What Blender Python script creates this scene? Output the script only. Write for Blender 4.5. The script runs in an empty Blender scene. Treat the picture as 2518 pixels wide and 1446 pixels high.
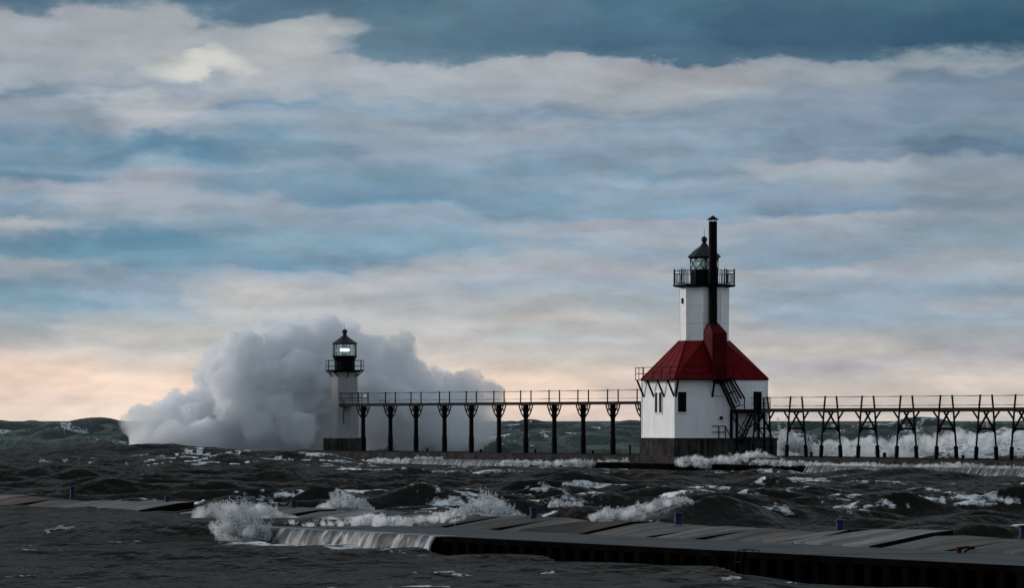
import bpy, bmesh, math, random
import numpy as np
from mathutils import Vector, Matrix
R = math.radians
C = bpy.context.scene.collection
random.seed(7)
# ------------------------------------------------------------------ camera
FPX, CX, HY, EYE = 12800.0, 1259.0, 1035.0, 3.17      # focal length / horizon of the 2518 px wide photograph, eye height
scene = bpy.context.scene
cam_data = bpy.data.cameras.new('camera')
cam = bpy.data.objects.new('camera', cam_data)
C.objects.link(cam)
scene.camera = cam
cam.location = (0, 0, EYE)
cam.rotation_euler = (R(90), 0, 0)
cam_data.sensor_width = 36.0
cam_data.lens = FPX / 2518.0 * 36.0
cam_data.shift_y = (HY - 723.0) / 2518.0
cam_data.clip_start = 1.0
cam_data.clip_end = 60000.0
scene.view_settings.view_transform = 'Standard'
scene.view_settings.look = 'None'
scene.view_settings.exposure = 0.0
scene.view_settings.gamma = 1.0
scene.view_settings.use_curve_mapping = False
scene.cycles.volume_bounces = 14
scene.cycles.max_bounces = 16
scene.cycles.transparent_max_bounces = 16
scene.cycles.use_denoising = True

def s2l(c):
    return tuple((x / 255 / 12.92) if x / 255 <= 0.04045 else ((x / 255 + 0.055) / 1.055) ** 2.4 for x in c)

# ------------------------------------------------------------------ world: evening cloud deck over the lake
SKY_COLS = [
 (80, [(0,(78,115,135)),(28,(100,130,150)),(48,(165,172,180)),(100,(170,178,183)),(150,(163,170,181)),(205,(160,170,180)),(236,(115,140,160)),(268,(150,165,178)),(300,(145,160,175)),(345,(105,145,170)),(372,(98,140,165)),(410,(120,155,178)),(440,(102,138,163)),(470,(155,168,182)),(500,(130,155,175)),(525,(118,147,167)),(545,(175,180,185)),(563,(165,172,182)),(580,(105,145,170)),(600,(98,145,170)),(630,(115,155,175)),(646,(160,170,180)),(680,(155,170,182)),(700,(122,156,176)),(750,(125,160,180)),(775,(150,170,182)),(812,(165,175,180)),(850,(195,190,188)),(880,(225,205,190)),(920,(244,214,192)),(980,(230,206,190)),(1022,(236,214,198))]),
 (380,[(0,(80,115,138)),(20,(105,135,154)),(42,(165,172,178)),(100,(170,178,184)),(140,(176,182,186)),(165,(178,184,186)),(192,(160,170,180)),(215,(150,162,176)),(240,(178,185,192)),(290,(183,188,194)),(320,(165,178,190)),(350,(105,145,170)),(375,(95,140,168)),(400,(125,158,180)),(430,(158,170,184)),(480,(165,172,182)),(520,(155,172,184)),(545,(130,160,182)),(570,(98,145,172)),(600,(100,148,172)),(650,(113,153,174)),(668,(130,160,182)),(690,(148,170,190)),(740,(150,172,190)),(772,(165,178,186)),(800,(185,188,188)),(850,(197,196,192)),(900,(225,210,198)),(930,(248,222,200)),(980,(247,219,197)),(1022,(241,216,198))]),
 (680,[(0,(80,112,135)),(32,(95,125,145)),(48,(158,168,177)),(70,(170,178,182)),(100,(180,184,185)),(150,(175,180,184)),(200,(172,178,185)),(235,(155,168,180)),(257,(120,148,170)),(280,(140,162,182)),(310,(150,170,186)),(340,(135,162,182)),(365,(115,152,175)),(400,(140,165,185)),(450,(120,155,178)),(482,(155,170,186)),(520,(152,168,185)),(560,(140,165,184)),(600,(128,163,181)),(632,(113,153,177)),(658,(112,149,172)),(672,(150,170,188)),(700,(180,185,190)),(732,(200,200,198)),(800,(187,191,195)),(900,(215,206,198)),(950,(235,212,196)),(1022,(232,210,196))]),
 (980,[(0,(80,115,138)),(50,(93,127,147)),(100,(92,125,146)),(128,(110,138,156)),(146,(165,172,182)),(180,(170,178,184)),(220,(160,172,182)),(258,(128,155,175)),(290,(140,162,180)),(320,(155,170,184)),(345,(140,162,182)),(380,(150,168,188)),(430,(125,158,178)),(480,(115,150,175)),(500,(105,148,175)),(520,(145,168,186)),(560,(130,160,182)),(600,(115,155,178)),(632,(110,152,178)),(650,(160,172,182)),(690,(184,187,190)),(740,(175,182,188)),(800,(195,197,196)),(850,(207,203,198)),(900,(226,210,198)),(950,(245,220,200)),(1022,(238,212,196))]),
 (1280,[(0,(92,125,145)),(50,(86,119,141)),(100,(82,118,140)),(138,(92,126,146)),(153,(160,168,178)),(190,(173,179,184)),(230,(165,174,184)),(270,(128,152,174)),(300,(160,172,182)),(330,(150,165,180)),(370,(140,162,182)),(420,(122,155,178)),(450,(132,159,180)),(490,(115,150,175)),(520,(112,150,172)),(545,(150,170,188)),(580,(160,172,184)),(600,(132,160,182)),(630,(160,175,186)),(660,(175,180,186)),(700,(160,175,190)),(732,(172,181,186)),(780,(192,190,186)),(830,(182,188,190)),(880,(202,197,189)),(905,(224,209,195)),(930,(246,221,200)),(980,(240,213,195)),(1024,(236,209,195))]),
 (1580,[(0,(72,110,132)),(50,(75,115,138)),(100,(68,105,130)),(140,(80,115,138)),(156,(160,165,175)),(200,(171,175,180)),(240,(160,170,178)),(270,(128,152,172)),(320,(140,162,180)),(360,(120,150,172)),(400,(140,165,184)),(430,(122,152,174)),(460,(145,168,186)),(490,(130,158,180)),(530,(130,160,182)),(545,(165,172,184)),(580,(160,172,184)),(620,(150,170,188)),(660,(175,180,186)),(700,(160,175,188)),(750,(168,180,186)),(800,(190,190,188)),(850,(186,188,188)),(890,(207,198,190)),(920,(230,209,195)),(960,(227,206,195)),(1022,(226,205,195))]),
 (1980,[(0,(66,105,125)),(50,(62,98,122)),(100,(58,94,119)),(138,(72,108,130)),(153,(140,155,168)),(180,(160,168,174)),(230,(140,155,170)),(290,(130,150,172)),(350,(118,142,165)),(380,(126,149,171)),(395,(165,172,182)),(430,(155,170,180)),(480,(130,155,178)),(512,(115,145,170)),(528,(165,175,186)),(570,(155,172,186)),(620,(140,165,185)),(648,(134,160,180)),(663,(170,176,184)),(700,(150,168,184)),(740,(145,168,188)),(790,(150,170,188)),(830,(185,186,186)),(870,(200,195,188)),(900,(184,184,189)),(930,(200,194,189)),(980,(213,199,190)),(1022,(208,197,191))]),
 (2440,[(0,(66,102,122)),(50,(52,92,118)),(100,(48,88,112)),(118,(82,112,133)),(132,(130,150,162)),(152,(150,162,170)),(182,(110,132,152)),(220,(120,140,160)),(260,(118,140,162)),(320,(115,142,160)),(352,(95,125,148)),(385,(95,125,150)),(402,(135,152,165)),(450,(140,158,170)),(490,(130,150,168)),(530,(145,160,172)),(580,(130,155,172)),(620,(145,165,180)),(660,(165,175,182)),(690,(150,168,182)),(710,(135,160,178)),(740,(165,175,185)),(780,(150,168,182)),(830,(165,175,182)),(880,(182,181,185)),(902,(198,192,189)),(940,(218,202,192)),(1022,(208,200,195))]),
]
world = bpy.data.worlds.new('World')
scene.world = world
world.use_nodes = True
nt = world.node_tree
nt.nodes.clear()

class NT:
    """small helper for building node trees"""
    def __init__(s, tree): s.t = tree
    def n(s, typ, **kw):
        nd = s.t.nodes.new(typ)
        for k, v in kw.items(): setattr(nd, k, v)
        return nd
    def put(s, sock, v):
        if hasattr(v, 'is_output'): s.t.links.new(v, sock)
        elif v is not None: sock.default_value = v
    def m(s, op, a, b=None, c=None, clamp=False):
        nd = s.n('ShaderNodeMath', operation=op, use_clamp=clamp)
        s.put(nd.inputs[0], a)
        if b is not None: s.put(nd.inputs[1], b)
        if c is not None: s.put(nd.inputs[2], c)
        return nd.outputs[0]
    def mr(s, v, a, b, c=0.0, d=1.0, smooth=False):
        nd = s.n('ShaderNodeMapRange', interpolation_type='SMOOTHSTEP' if smooth else 'LINEAR')
        for i, x in enumerate((v, a, b, c, d)): s.put(nd.inputs[i], x)
        return nd.outputs[0]
    def xyz(s, x, y, z):
        nd = s.n('ShaderNodeCombineXYZ')
        for i, q in enumerate((x, y, z)): s.put(nd.inputs[i], q)
        return nd.outputs[0]
    def sep(s, v):
        nd = s.n('ShaderNodeSeparateXYZ'); s.put(nd.inputs[0], v)
        return nd.outputs
    def noise(s, vec, scale=1.0, detail=4.0, rough=0.5, dist=0.0):
        nd = s.n('ShaderNodeTexNoise')
        s.put(nd.inputs['Vector'], vec); s.put(nd.inputs['Scale'], scale); s.put(nd.inputs['Detail'], detail)
        s.put(nd.inputs['Roughness'], rough); s.put(nd.inputs['Distortion'], dist)
        return nd.outputs['Fac']
    def mix(s, f, a, b, blend='MIX'):
        nd = s.n('ShaderNodeMix', data_type='RGBA', blend_type=blend)
        s.put(nd.inputs[0], f); s.put(nd.inputs[6], a); s.put(nd.inputs[7], b)
        return nd.outputs[2]
    def ramp(s, f, stops, interp='LINEAR'):
        nd = s.n('ShaderNodeValToRGB'); cr = nd.color_ramp; cr.interpolation = interp
        while len(cr.elements) < len(stops): cr.elements.new(1.0)
        for e, (p, c) in zip(cr.elements, stops):
            e.position = p; e.color = tuple(c) + (1.0,) if len(c) == 3 else c
        s.put(nd.inputs[0], f)
        return nd.outputs[0]
    def mapping(s, vec, scale=(1,1,1), loc=(0,0,0), rot=(0,0,0)):
        nd = s.n('ShaderNodeMapping'); s.put(nd.inputs[0], vec)
        nd.inputs['Location'].default_value = loc; nd.inputs['Scale'].default_value = scale; nd.inputs['Rotation'].default_value = rot
        return nd.outputs[0]

SUN_AZ, SUN_EL = R(-64), R(14)        # low sun behind the clouds, well to the left of the view
W = NT(nt)
gen = W.n('ShaderNodeTexCoord').outputs['Generated']
dx, dy, dz = W.sep(gen)
az = W.m('ARCTAN2', dx, dy)
el = W.m('ARCSINE', dz)
u0 = W.m('MULTIPLY_ADD', az, FPX, CX)             # cloud-deck coordinates: units of 1/12800 rad of azimuth and elevation
v0 = W.m('MULTIPLY_ADD', el, -FPX, HY)
p1 = W.xyz(W.m('MULTIPLY', u0, 1/420), W.m('MULTIPLY', v0, 1/105), 3.1)
p2 = W.xyz(W.m('MULTIPLY', u0, 1/115), W.m('MULTIPLY', v0, 1/52), 9.7)
nA = W.noise(p1, 1, 5, 0.55)
nB = W.noise(W.mapping(p1, loc=(13.2, 4.4, 2)), 1, 5, 0.55)
nC = W.noise(p2, 1, 5, 0.6)
p3 = W.xyz(W.m('MULTIPLY', u0, 1/190), W.m('MULTIPLY', v0, 1/105), 21.7)
nG = W.noise(p3, 1, 6, 0.55)
nH = W.noise(W.mapping(p3, loc=(5.1, 7.7, 3)), 1, 6, 0.55)
puff = W.mr(v0, 350, 900, 1.0, 0.25)
damp = W.mr(v0, 650, 930, 1.0, 0.35)
u = W.m('ADD', u0, W.m('ADD', W.m('MULTIPLY', W.m('SUBTRACT', nA, 0.5), 520), W.m('MULTIPLY', W.m('SUBTRACT', nG, 0.5), 420)))
vw = W.m('ADD', W.m('MULTIPLY', W.m('SUBTRACT', nB, 0.5), 90), W.m('MULTIPLY', puff, W.m('ADD', W.m('MULTIPLY', W.m('SUBTRACT', nC, 0.5), 60), W.m('MULTIPLY', W.m('SUBTRACT', nH, 0.5), 130))))
v = W.m('ADD', v0, W.m('MULTIPLY', vw, damp))
fac = W.m('DIVIDE', v, 1080.0, clamp=True)
col = None
for i, (cu, stops) in enumerate(SKY_COLS):
    rc = W.ramp(fac, [(a / 1080.0, s2l(c)) for a, c in stops])
    if col is None: col = rc
    else:
        mid_ = (SKY_COLS[i-1][0] + cu)/2
        col = W.mix(W.mr(u, mid_ - 85, mid_ + 85, smooth=True), col, rc)
# a sunlit gap in the cloud, upper left
ug = W.m('ADD', u0, W.m('MULTIPLY', W.m('SUBTRACT', nC, .5), 110))
pk = W.m('POWER', 2.718, W.m('MULTIPLY', W.m('POWER', W.m('ABSOLUTE', W.m('DIVIDE', W.m('SUBTRACT', ug, 535), 48)), 2.0), -1.0))
gx = W.m('DIVIDE', W.m('SUBTRACT', ug, 492), 108)
gy = W.m('DIVIDE', W.m('ADD', W.m('SUBTRACT', W.m('ADD', v0, W.m('MULTIPLY', W.m('SUBTRACT', nC, .5), 46)), 176), W.m('MULTIPLY', pk, 34)), 27)
gd = W.m('ADD', W.m('POWER', W.m('ABSOLUTE', gx), 2.0), W.m('POWER', W.m('ABSOLUTE', gy), 2.0))
col = W.mix(W.m('MULTIPLY', W.mr(gd, 2.3, 0.0, smooth=True), 0.95), col, (*s2l((212, 212, 206)), 1))
gx2 = W.m('DIVIDE', W.m('SUBTRACT', W.m('ADD', u0, W.m('MULTIPLY', W.m('SUBTRACT', nH, .5), 330)), 395), 110)
gy2 = W.m('DIVIDE', W.m('SUBTRACT', W.m('ADD', v0, W.m('MULTIPLY', W.m('SUBTRACT', nG, .5), 120)), 272), 42)
gd2 = W.m('ADD', W.m('POWER', W.m('ABSOLUTE', gx2), 2.0), W.m('POWER', W.m('ABSOLUTE', gy2), 2.0))
col = W.mix(W.m('MULTIPLY', W.mr(gd2, 1.5, 0.2, smooth=True), 0.6), col, (*s2l((188, 193, 198)), 1))
# streaky variation inside the cloud layers
nD = W.noise(W.xyz(W.m('MULTIPLY', u0, 1/140), W.m('MULTIPLY', v0, 1/58), 1.3), 1, 6, 0.55)
nE = W.noise(W.xyz(W.m('MULTIPLY', u0, 1/600), W.m('MULTIPLY', v0, 1/150), 7.3), 1, 3, 0.5)
gain = W.m('ADD', 0.95, W.m('ADD', W.m('MULTIPLY', W.m('SUBTRACT', nD, 0.5), 0.42), W.m('MULTIPLY', W.m('SUBTRACT', nE, 0.5), 0.34)))
nI = W.noise(W.xyz(W.m('MULTIPLY', u, 1/520), W.m('MULTIPLY', W.m('ADD', v0, W.m('MULTIPLY', W.m('SUBTRACT', nH, .5), 60)), 1/46), 4.4), 1, 4, 0.5)
low_ = W.mr(v0, 150, 300, smooth=True)
band = W.m('MULTIPLY', W.mr(nI, 0.46, 0.60, -1.0, 1.0, smooth=True), low_)
gain = W.m('ADD', gain, W.m('MULTIPLY', band, 0.028))
col = W.mix(W.m('MULTIPLY', low_, W.mr(nI, 0.50, 0.66, 0.0, 0.10, smooth=True)), col, W.mix(W.mr(v0, 700, 900), (*s2l((172, 179, 185)), 1), (*s2l((205, 196, 190)), 1)))
# lit upper edges and darker undersides of the cloud rows
uw = W.m('ADD', W.m('MULTIPLY', u0, 1/300), W.m('MULTIPLY', nG, 0.9))
vw2 = W.m('ADD', W.m('MULTIPLY', v0, 1/74), W.m('MULTIPLY', nH, 0.7))
j1 = W.noise(W.xyz(uw, vw2, 31.0), 1, 5, 0.52)
j2 = W.noise(W.xyz(uw, W.m('ADD', vw2, 0.30), 31.0), 1, 5, 0.52)
emb = W.m('MULTIPLY', W.m('SUBTRACT', j2, j1), W.mr(v0, 80, 260, 0.35, 1.0))
gain = W.m('ADD', gain, W.m('MULTIPLY', emb, 0.50))
mass = W.m('MULTIPLY', W.mr(j1, 0.47, 0.58, smooth=True), W.mr(v0, 120, 300, 0.0, 0.12))
col = W.mix(mass, col, W.mix(W.mr(v0, 700, 880), (*s2l((166, 174, 182)), 1), (*s2l((205, 193, 187)), 1)))
col = W.mix(1.0, col, W.xyz(gain, gain, gain), 'MULTIPLY')
hs = W.n('ShaderNodeHueSaturation'); hs.inputs['Saturation'].default_value = 0.92; W.put(hs.inputs['Color'], W.mix(W.mr(v0, 880, 700), col, W.mix(1.0, col, (0.985, 0.985, 0.995, 1), 'MULTIPLY'))); col = hs.outputs[0]
# the rest of the dome: grey blue overcast, darker in the east behind the camera
nF = W.noise(gen, 3.0, 5, 0.55)
over = W.ramp(nF, [(0.3, s2l((150, 165, 178))), (0.7, s2l((190, 198, 204)))])
east = W.mr(dy, -0.6, 0.5, 0.92, 1.0)
over = W.mix(1.0, over, W.xyz(east, east, east), 'MULTIPLY')
up = W.mr(el, R(4.7), R(9), smooth=True)
side = W.mr(W.m('ABSOLUTE', az), R(8), R(30), smooth=True)
cover = W.m('MAXIMUM', up, W.m('MULTIPLY', side, 0.85))
deck = W.mix(cover, col, over)
bg_deck = W.n('ShaderNodeBackground'); W.put(bg_deck.inputs[0], deck); bg_deck.inputs[1].default_value = 1.0
nish = W.n('ShaderNodeTexSky', sky_type='NISHITA')
nish.sun_disc = False; nish.sun_elevation = SUN_EL; nish.sun_rotation = SUN_AZ
bg_sky = W.n('ShaderNodeBackground'); W.put(bg_sky.inputs[0], nish.outputs[0]); bg_sky.inputs[1].default_value = 0.08
mixs = W.n('ShaderNodeMixShader')
W.put(mixs.inputs[0], W.mr(el, R(12), R(40), 1.0, 0.75, smooth=True))
W.put(mixs.inputs[1], bg_sky.outputs[0]); W.put(mixs.inputs[2], bg_deck.outputs[0])
wo = W.n('ShaderNodeOutputWorld'); W.put(wo.inputs[0], mixs.outputs[0])

sun_data = bpy.data.lights.new('sun', 'SUN')
sun_data.energy = 1.9; sun_data.angle = R(14); sun_data.color = (1.0, 0.93, 0.86)
sun = bpy.data.objects.new('sun', sun_data); C.objects.link(sun)
sdir = Vector((math.sin(SUN_AZ) * math.cos(SUN_EL), math.cos(SUN_AZ) * math.cos(SUN_EL), math.sin(SUN_EL)))
sun.rotation_euler = (-sdir).to_track_quat('-Z', 'Y').to_euler()
sun.location = (-200, 100, 200)

# ------------------------------------------------------------------ frames: px of the survey photo -> metres
AL = R(24.2); CA, SA = math.cos(AL), math.sin(AL)     # both piers run away to the left
def rr(px): return (px - CX) / FPX
def on_line(px, n):                                   # point of the line at offset n seen in direction px
    y = n / (rr(px) * CA + SA)
    return rr(px) * y, y
def tn(t, n): return (-SA * t + CA * n, CA * t + SA * n)
def t_of(px, n):
    x, y = on_line(px, n); return -SA * x + CA * y
def zat(py, y): return EYE - (py - HY) * y / FPX

# ------------------------------------------------------------------ materials
def new_mat(name):
    m = bpy.data.materials.new(name); m.use_nodes = True
    b = m.node_tree.nodes['Principled BSDF']
    return m, NT(m.node_tree), b

def mat(name, c, rough=0.6, var=0.25, scale=1.5, metal=0.0, spec=0.5, streak=None, bump=0.0, bscale=20.0, sc3=(1, 1, 1)):
    m, T, b = new_mat(name)
    co = T.n('ShaderNodeTexCoord').outputs['Object']
    n1 = T.noise(T.mapping(co, scale=sc3), scale, 6, 0.62)
    lo = tuple(x * (1 - var) for x in c); hi = tuple(min(1, x * (1 + var)) for x in c)
    cc = T.ramp(n1, [(0.3, lo), (0.7, hi)])
    if name.endswith('slab_concrete') or name.endswith('stained_slab'):
        oi = T.n('ShaderNodeObjectInfo').outputs['Random']
        k_ = T.mr(oi, 0.0, 1.0, 0.62, 1.35)
        cc = T.mix(1.0, cc, T.xyz(k_, k_, k_), 'MULTIPLY')
        wet = T.noise(T.mapping(co, scale=(0.35, 1.6, 1), loc=(3, 7, 1)), 0.9, 5, 0.6)
        cc = T.mix(T.mr(wet, 0.50, 0.62, 0.0, 0.55), cc, (0.022, 0.022, 0.024, 1))
    if streak:
        st = T.noise(T.mapping(co, scale=(3.0, 3.0, 0.18)), 1.7, 5, 0.65)
        f = T.mr(st, streak[1], streak[1] + 0.12)
        cc = T.mix(T.m('MULTIPLY', f, streak[2]), cc, (*streak[0], 1))
    T.put(b.inputs['Base Color'], cc)
    b.inputs['Roughness'].default_value = rough; b.inputs['Metallic'].default_value = metal
    b.inputs['Specular IOR Level'].default_value = spec
    if bump:
        bp = T.n('ShaderNodeBump'); bp.inputs['Strength'].default_value = bump; bp.inputs['Distance'].default_value = 0.05
        T.put(bp.inputs['Height'], T.noise(co, bscale, 4, 0.6)); T.put(b.inputs['Normal'], bp.outputs[0])
    return m

M = {}
M['white'] = mat('white_paint', (0.80, 0.81, 0.82), 0.55, 0.08, 0.8, streak=((0.34, 0.27, 0.22), 0.57, 0.36), spec=0.3)
M['black'] = mat('black_iron', (0.003, 0.0034, 0.0042), 0.6, 0.4, 3, spec=0.04)
M['shadedwhite'] = mat('shaded_weathered_white_paint', (0.29, 0.30, 0.315), 0.55, 0.12, 0.8, streak=((0.22, 0.20, 0.17), 0.55, 0.5), spec=0.2)  # white paint darkened to stand for shade and mist, plus weathered streaks
M['rusty'] = mat('rusted_dark_steel', (0.005, 0.004, 0.004), 0.75, 0.5, 2, spec=0.06)
M['roofblk'] = mat('black_roof_metal', (0.006, 0.007, 0.010), 0.45, 0.3, 3, spec=0.25)
M['red'] = mat('red_roof_paint', (0.120, 0.0060, 0.0075), 0.6, 0.22, 1.2, spec=0.03, streak=((0.05, 0.008, 0.008), 0.58, 0.5))
M['redstack'] = mat('red_stack_paint', (0.075, 0.004, 0.005), 0.6, 0.3, 1.2, spec=0.03, streak=((0.02, 0.005, 0.005), 0.5, 0.7))
M['conc'] = mat('wet_dark_concrete', (0.046, 0.043, 0.042), 0.8, 0.6, 0.9, spec=0.0, streak=((0.012, 0.010, 0.010), 0.50, 0.7), bump=0.5, bscale=6)
M['deck'] = mat('wet_pier_concrete', (0.042, 0.046, 0.050), 0.55, 0.45, 0.9, spec=0.03, bump=0.4, bscale=8)
M['slab'] = mat('weathered_slab_concrete', (0.118, 0.111, 0.106), 0.7, 0.5, 0.8, spec=0.02, bump=0.5, bscale=6, sc3=(0.4, 2.4, 1))
M['slab2'] = mat('brown_stained_slab', (0.074, 0.060, 0.055), 0.7, 0.4, 0.8, spec=0.02, bump=0.5, bscale=6)
M['slab3'] = mat('pale_slab_concrete', (0.125, 0.123, 0.124), 0.65, 0.4, 0.9, spec=0.03, bump=0.4, bscale=6)
M['joint'] = mat('shade_black_joint', (0.006, 0.006, 0.006), 0.8, 0.5, 3, spec=0.0)  # near-black colour stands for the shade between slabs
M['pile'] = mat('rusty_sheet_steel', (0.0035, 0.003, 0.003), 0.8, 0.7, 1.2, spec=0.0, streak=((0.03, 0.024, 0.022), 0.64, 0.6))
M['blue'] = mat('blue_bollard_paint', (0.004, 0.016, 0.060), 0.5, 0.35, 6, spec=0.15)
M['darkglass'] = mat('dark_window_glass', (0.002, 0.002, 0.003), 0.3, 0.2, 3, spec=0.06)
M['redpaint'] = mat('faded_red_paint', (0.05, 0.006, 0.009), 0.7, 0.5, 8, spec=0.03)
M['lens'] = mat('lens_glass', (0.55, 0.68, 0.62), 0.15, 0.25, 6, spec=0.8)
def glass():
    m, T, b = new_mat('lantern_glass')
    tr = T.n('ShaderNodeBsdfTransparent'); tr.inputs[0].default_value = (0.80, 0.90, 0.86, 1)
    gl = T.n('ShaderNodeBsdfGlossy'); gl.inputs[1].default_value = 0.05; gl.inputs[0].default_value = (0.8, 0.9, 0.86, 1)
    mx = T.n('ShaderNodeMixShader'); mx.inputs[0].default_value = 0.22
    T.put(mx.inputs[1], tr.outputs[0]); T.put(mx.inputs[2], gl.outputs[0])
    T.put(T.t.nodes['Material Output'].inputs[0], mx.outputs[0])
    return m
M['glass'] = glass()
def lamp():
    m, T, b = new_mat('lit_lamp')
    b.inputs['Emission Color'].default_value = (1, 0.93, 0.97, 1); b.inputs['Emission Strength'].default_value = 2.6
    return m
M['lamp'] = lamp()

def foam_mat(name='sea_foam', c=(0.70, 0.72, 0.74), dark=(0.16, 0.18, 0.19), sc=2.2, lo=0.30, hi=0.55):
    m, T, b = new_mat(name)
    co = T.n('ShaderNodeTexCoord').outputs['Object']
    n1 = T.noise(co, sc, 7, 0.68)
    T.put(b.inputs['Base Color'], T.ramp(n1, [(lo, dark), (hi, c)]))
    b.inputs['Roughness'].default_value = 0.7; b.inputs['Specular IOR Level'].default_value = 0.15
    bp = T.n('ShaderNodeBump'); bp.inputs['Strength'].default_value = 0.7; bp.inputs['Distance'].default_value = 0.1
    T.put(bp.inputs['Height'], T.noise(co, sc * 3, 5, 0.65)); T.put(b.inputs['Normal'], bp.outputs[0])
    return m
M['foam'] = foam_mat()
M['drops'] = mat('spray_drops', (0.84, 0.86, 0.88), 0.6, 0.04, 1.0, spec=0.2)
M['foamfar'] = foam_mat('surf_foam', (0.62, 0.66, 0.67), (0.22, 0.26, 0.26), 0.9, 0.36, 0.56)

# ------------------------------------------------------------------ mesh builder
class MB:
    def __init__(s): s.v = []; s.f = []
    def add(s, verts, faces):
        o = len(s.v); s.v += [tuple(p) for p in verts]; s.f += [tuple(i + o for i in f) for f in faces]; return s
    def box(s, a, b, mtx=None):
        (x0, y0, z0), (x1, y1, z1) = a, b
        vs = [Vector(p) for p in ((x0,y0,z0),(x1,y0,z0),(x1,y1,z0),(x0,y1,z0),(x0,y0,z1),(x1,y0,z1),(x1,y1,z1),(x0,y1,z1))]
        if mtx: vs = [mtx @ p for p in vs]
        return s.add(vs, [(3,2,1,0),(4,5,6,7),(0,1,5,4),(1,2,6,5),(2,3,7,6),(3,0,4,7)])
    def bar(s, p, q, w, h=None, n=4):
        p, q = Vector(p), Vector(q); h = h or w
        d = (q - p).normalized()
        up = Vector((0, 0, 1)) if abs(d.z) < 0.95 else Vector((0, 1, 0))
        a = d.cross(up).normalized(); b = a.cross(d).normalized()
        vs = []
        for c in (p, q):
            for k in range(n):
                t = 2 * math.pi * (k + 0.5) / n
                k2 = math.sqrt(2) if n == 4 else 1
                vs.append(c + a * math.cos(t) * w / 2 * k2 + b * math.sin(t) * h / 2 * k2)
        fs = [(k, (k+1) % n, n + (k+1) % n, n + k) for k in range(n)] + [tuple(range(n-1, -1, -1)), tuple(range(n, 2*n))]
        return s.add(vs, fs)
    def path(s, pts, w, h=None, n=4):
        for a, b in zip(pts[:-1], pts[1:]): s.bar(a, b, w, h, n)
        return s
    def lathe(s, prof, n=24, c=(0, 0), ph=0.0, cap=True):
        vs = []; fs = []
        for r, z in prof:
            for k in range(n):
                t = ph + 2 * math.pi * k / n
                vs.append((c[0] + r * math.cos(t), c[1] + r * math.sin(t), z))
        for i in range(len(prof) - 1):
            for k in range(n):
                fs.append((i*n + k, i*n + (k+1) % n, (i+1)*n + (k+1) % n, (i+1)*n + k))
        if cap:
            fs.append(tuple(range(n-1, -1, -1))); fs.append(tuple((len(prof)-1)*n + k for k in range(n)))
        return s.add(vs, fs)
    def poly(s, pts): return s.add(pts, [tuple(range(len(pts)))])
    def build(s, name, m, parent=None, smooth=False, loc=None):
        me = bpy.data.meshes.new(name)
        me.from_pydata([tuple(p) for p in s.v], [], s.f); me.update()
        if smooth: me.shade_smooth()
        me.materials.append(m)
        o = bpy.data.objects.new(name, me); C.objects.link(o)
        if parent: o.parent = parent
        if loc: o.location = loc
        return o

def tag(o, label=None, cat=None, group=None, kind=None):
    if label: o['label'] = label
    if cat: o['category'] = cat
    if group: o['group'] = group
    if kind: o['kind'] = kind
    return o
def empty(name, loc, rz=0.0):
    o = bpy.data.objects.new(name, None); C.objects.link(o)
    o.location = loc; o.rotation_euler = (0, 0, rz); o.empty_display_size = 0.3
    return o
def copy_tree(o, parent=None):
    c = o.copy(); C.objects.link(c); c.parent = parent
    for ch in list(o.children): copy_tree(ch, c)
    return c

# ------------------------------------------------------------------ numpy noise
def hash2(ix, iy, seed):
    h = (ix.astype(np.int64) * 374761393 + iy.astype(np.int64) * 668265263 + seed * 974711) & 0x7fffffff
    h = ((h ^ (h >> 13)) * 1274126177) & 0x7fffffff
    return ((h ^ (h >> 16)) & 0xffff) / 65535.0
def vnoise(x, y, seed=0):
    ix, iy = np.floor(x), np.floor(y); fx, fy = x - ix, y - iy
    fx = fx*fx*fx*(fx*(fx*6-15)+10); fy = fy*fy*fy*(fy*(fy*6-15)+10)
    a, b = hash2(ix, iy, seed), hash2(ix+1, iy, seed); c, d = hash2(ix, iy+1, seed), hash2(ix+1, iy+1, seed)
    return (a*(1-fx)+b*fx)*(1-fy) + (c*(1-fx)+d*fx)*fy
def fbm(x, y, seed=0, oct=4, g=0.5):
    s = 0; a = 1.0; t = 0
    for k in range(oct):
        s = s + a * vnoise(x + 17.3*k, y - 9.1*k, seed + k); t += a; a *= g
        x, y = 1.63*x + 1.16*y, -1.16*x + 1.63*y
    return s / t
def sm(x, a, b):
    t = np.clip((x - a) / (b - a), 0, 1); return t*t*(3-2*t)

# ------------------------------------------------------------------ water
def wave_set(rng, n, l0, l1, spread, mean, slope):
    out = []
    for k in range(n):
        L = math.exp(rng.uniform(math.log(l0), math.log(l1)))
        th = mean + rng.normal(0, spread)
        out.append((2*math.pi/L, th, L * slope, rng.uniform(0, 2*math.pi)))
    tot = math.sqrt(sum(a*a/2 for _, _, a, _ in out))
    return [(k, th, a/tot, ph) for k, th, a, ph in out]      # unit rms

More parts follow.
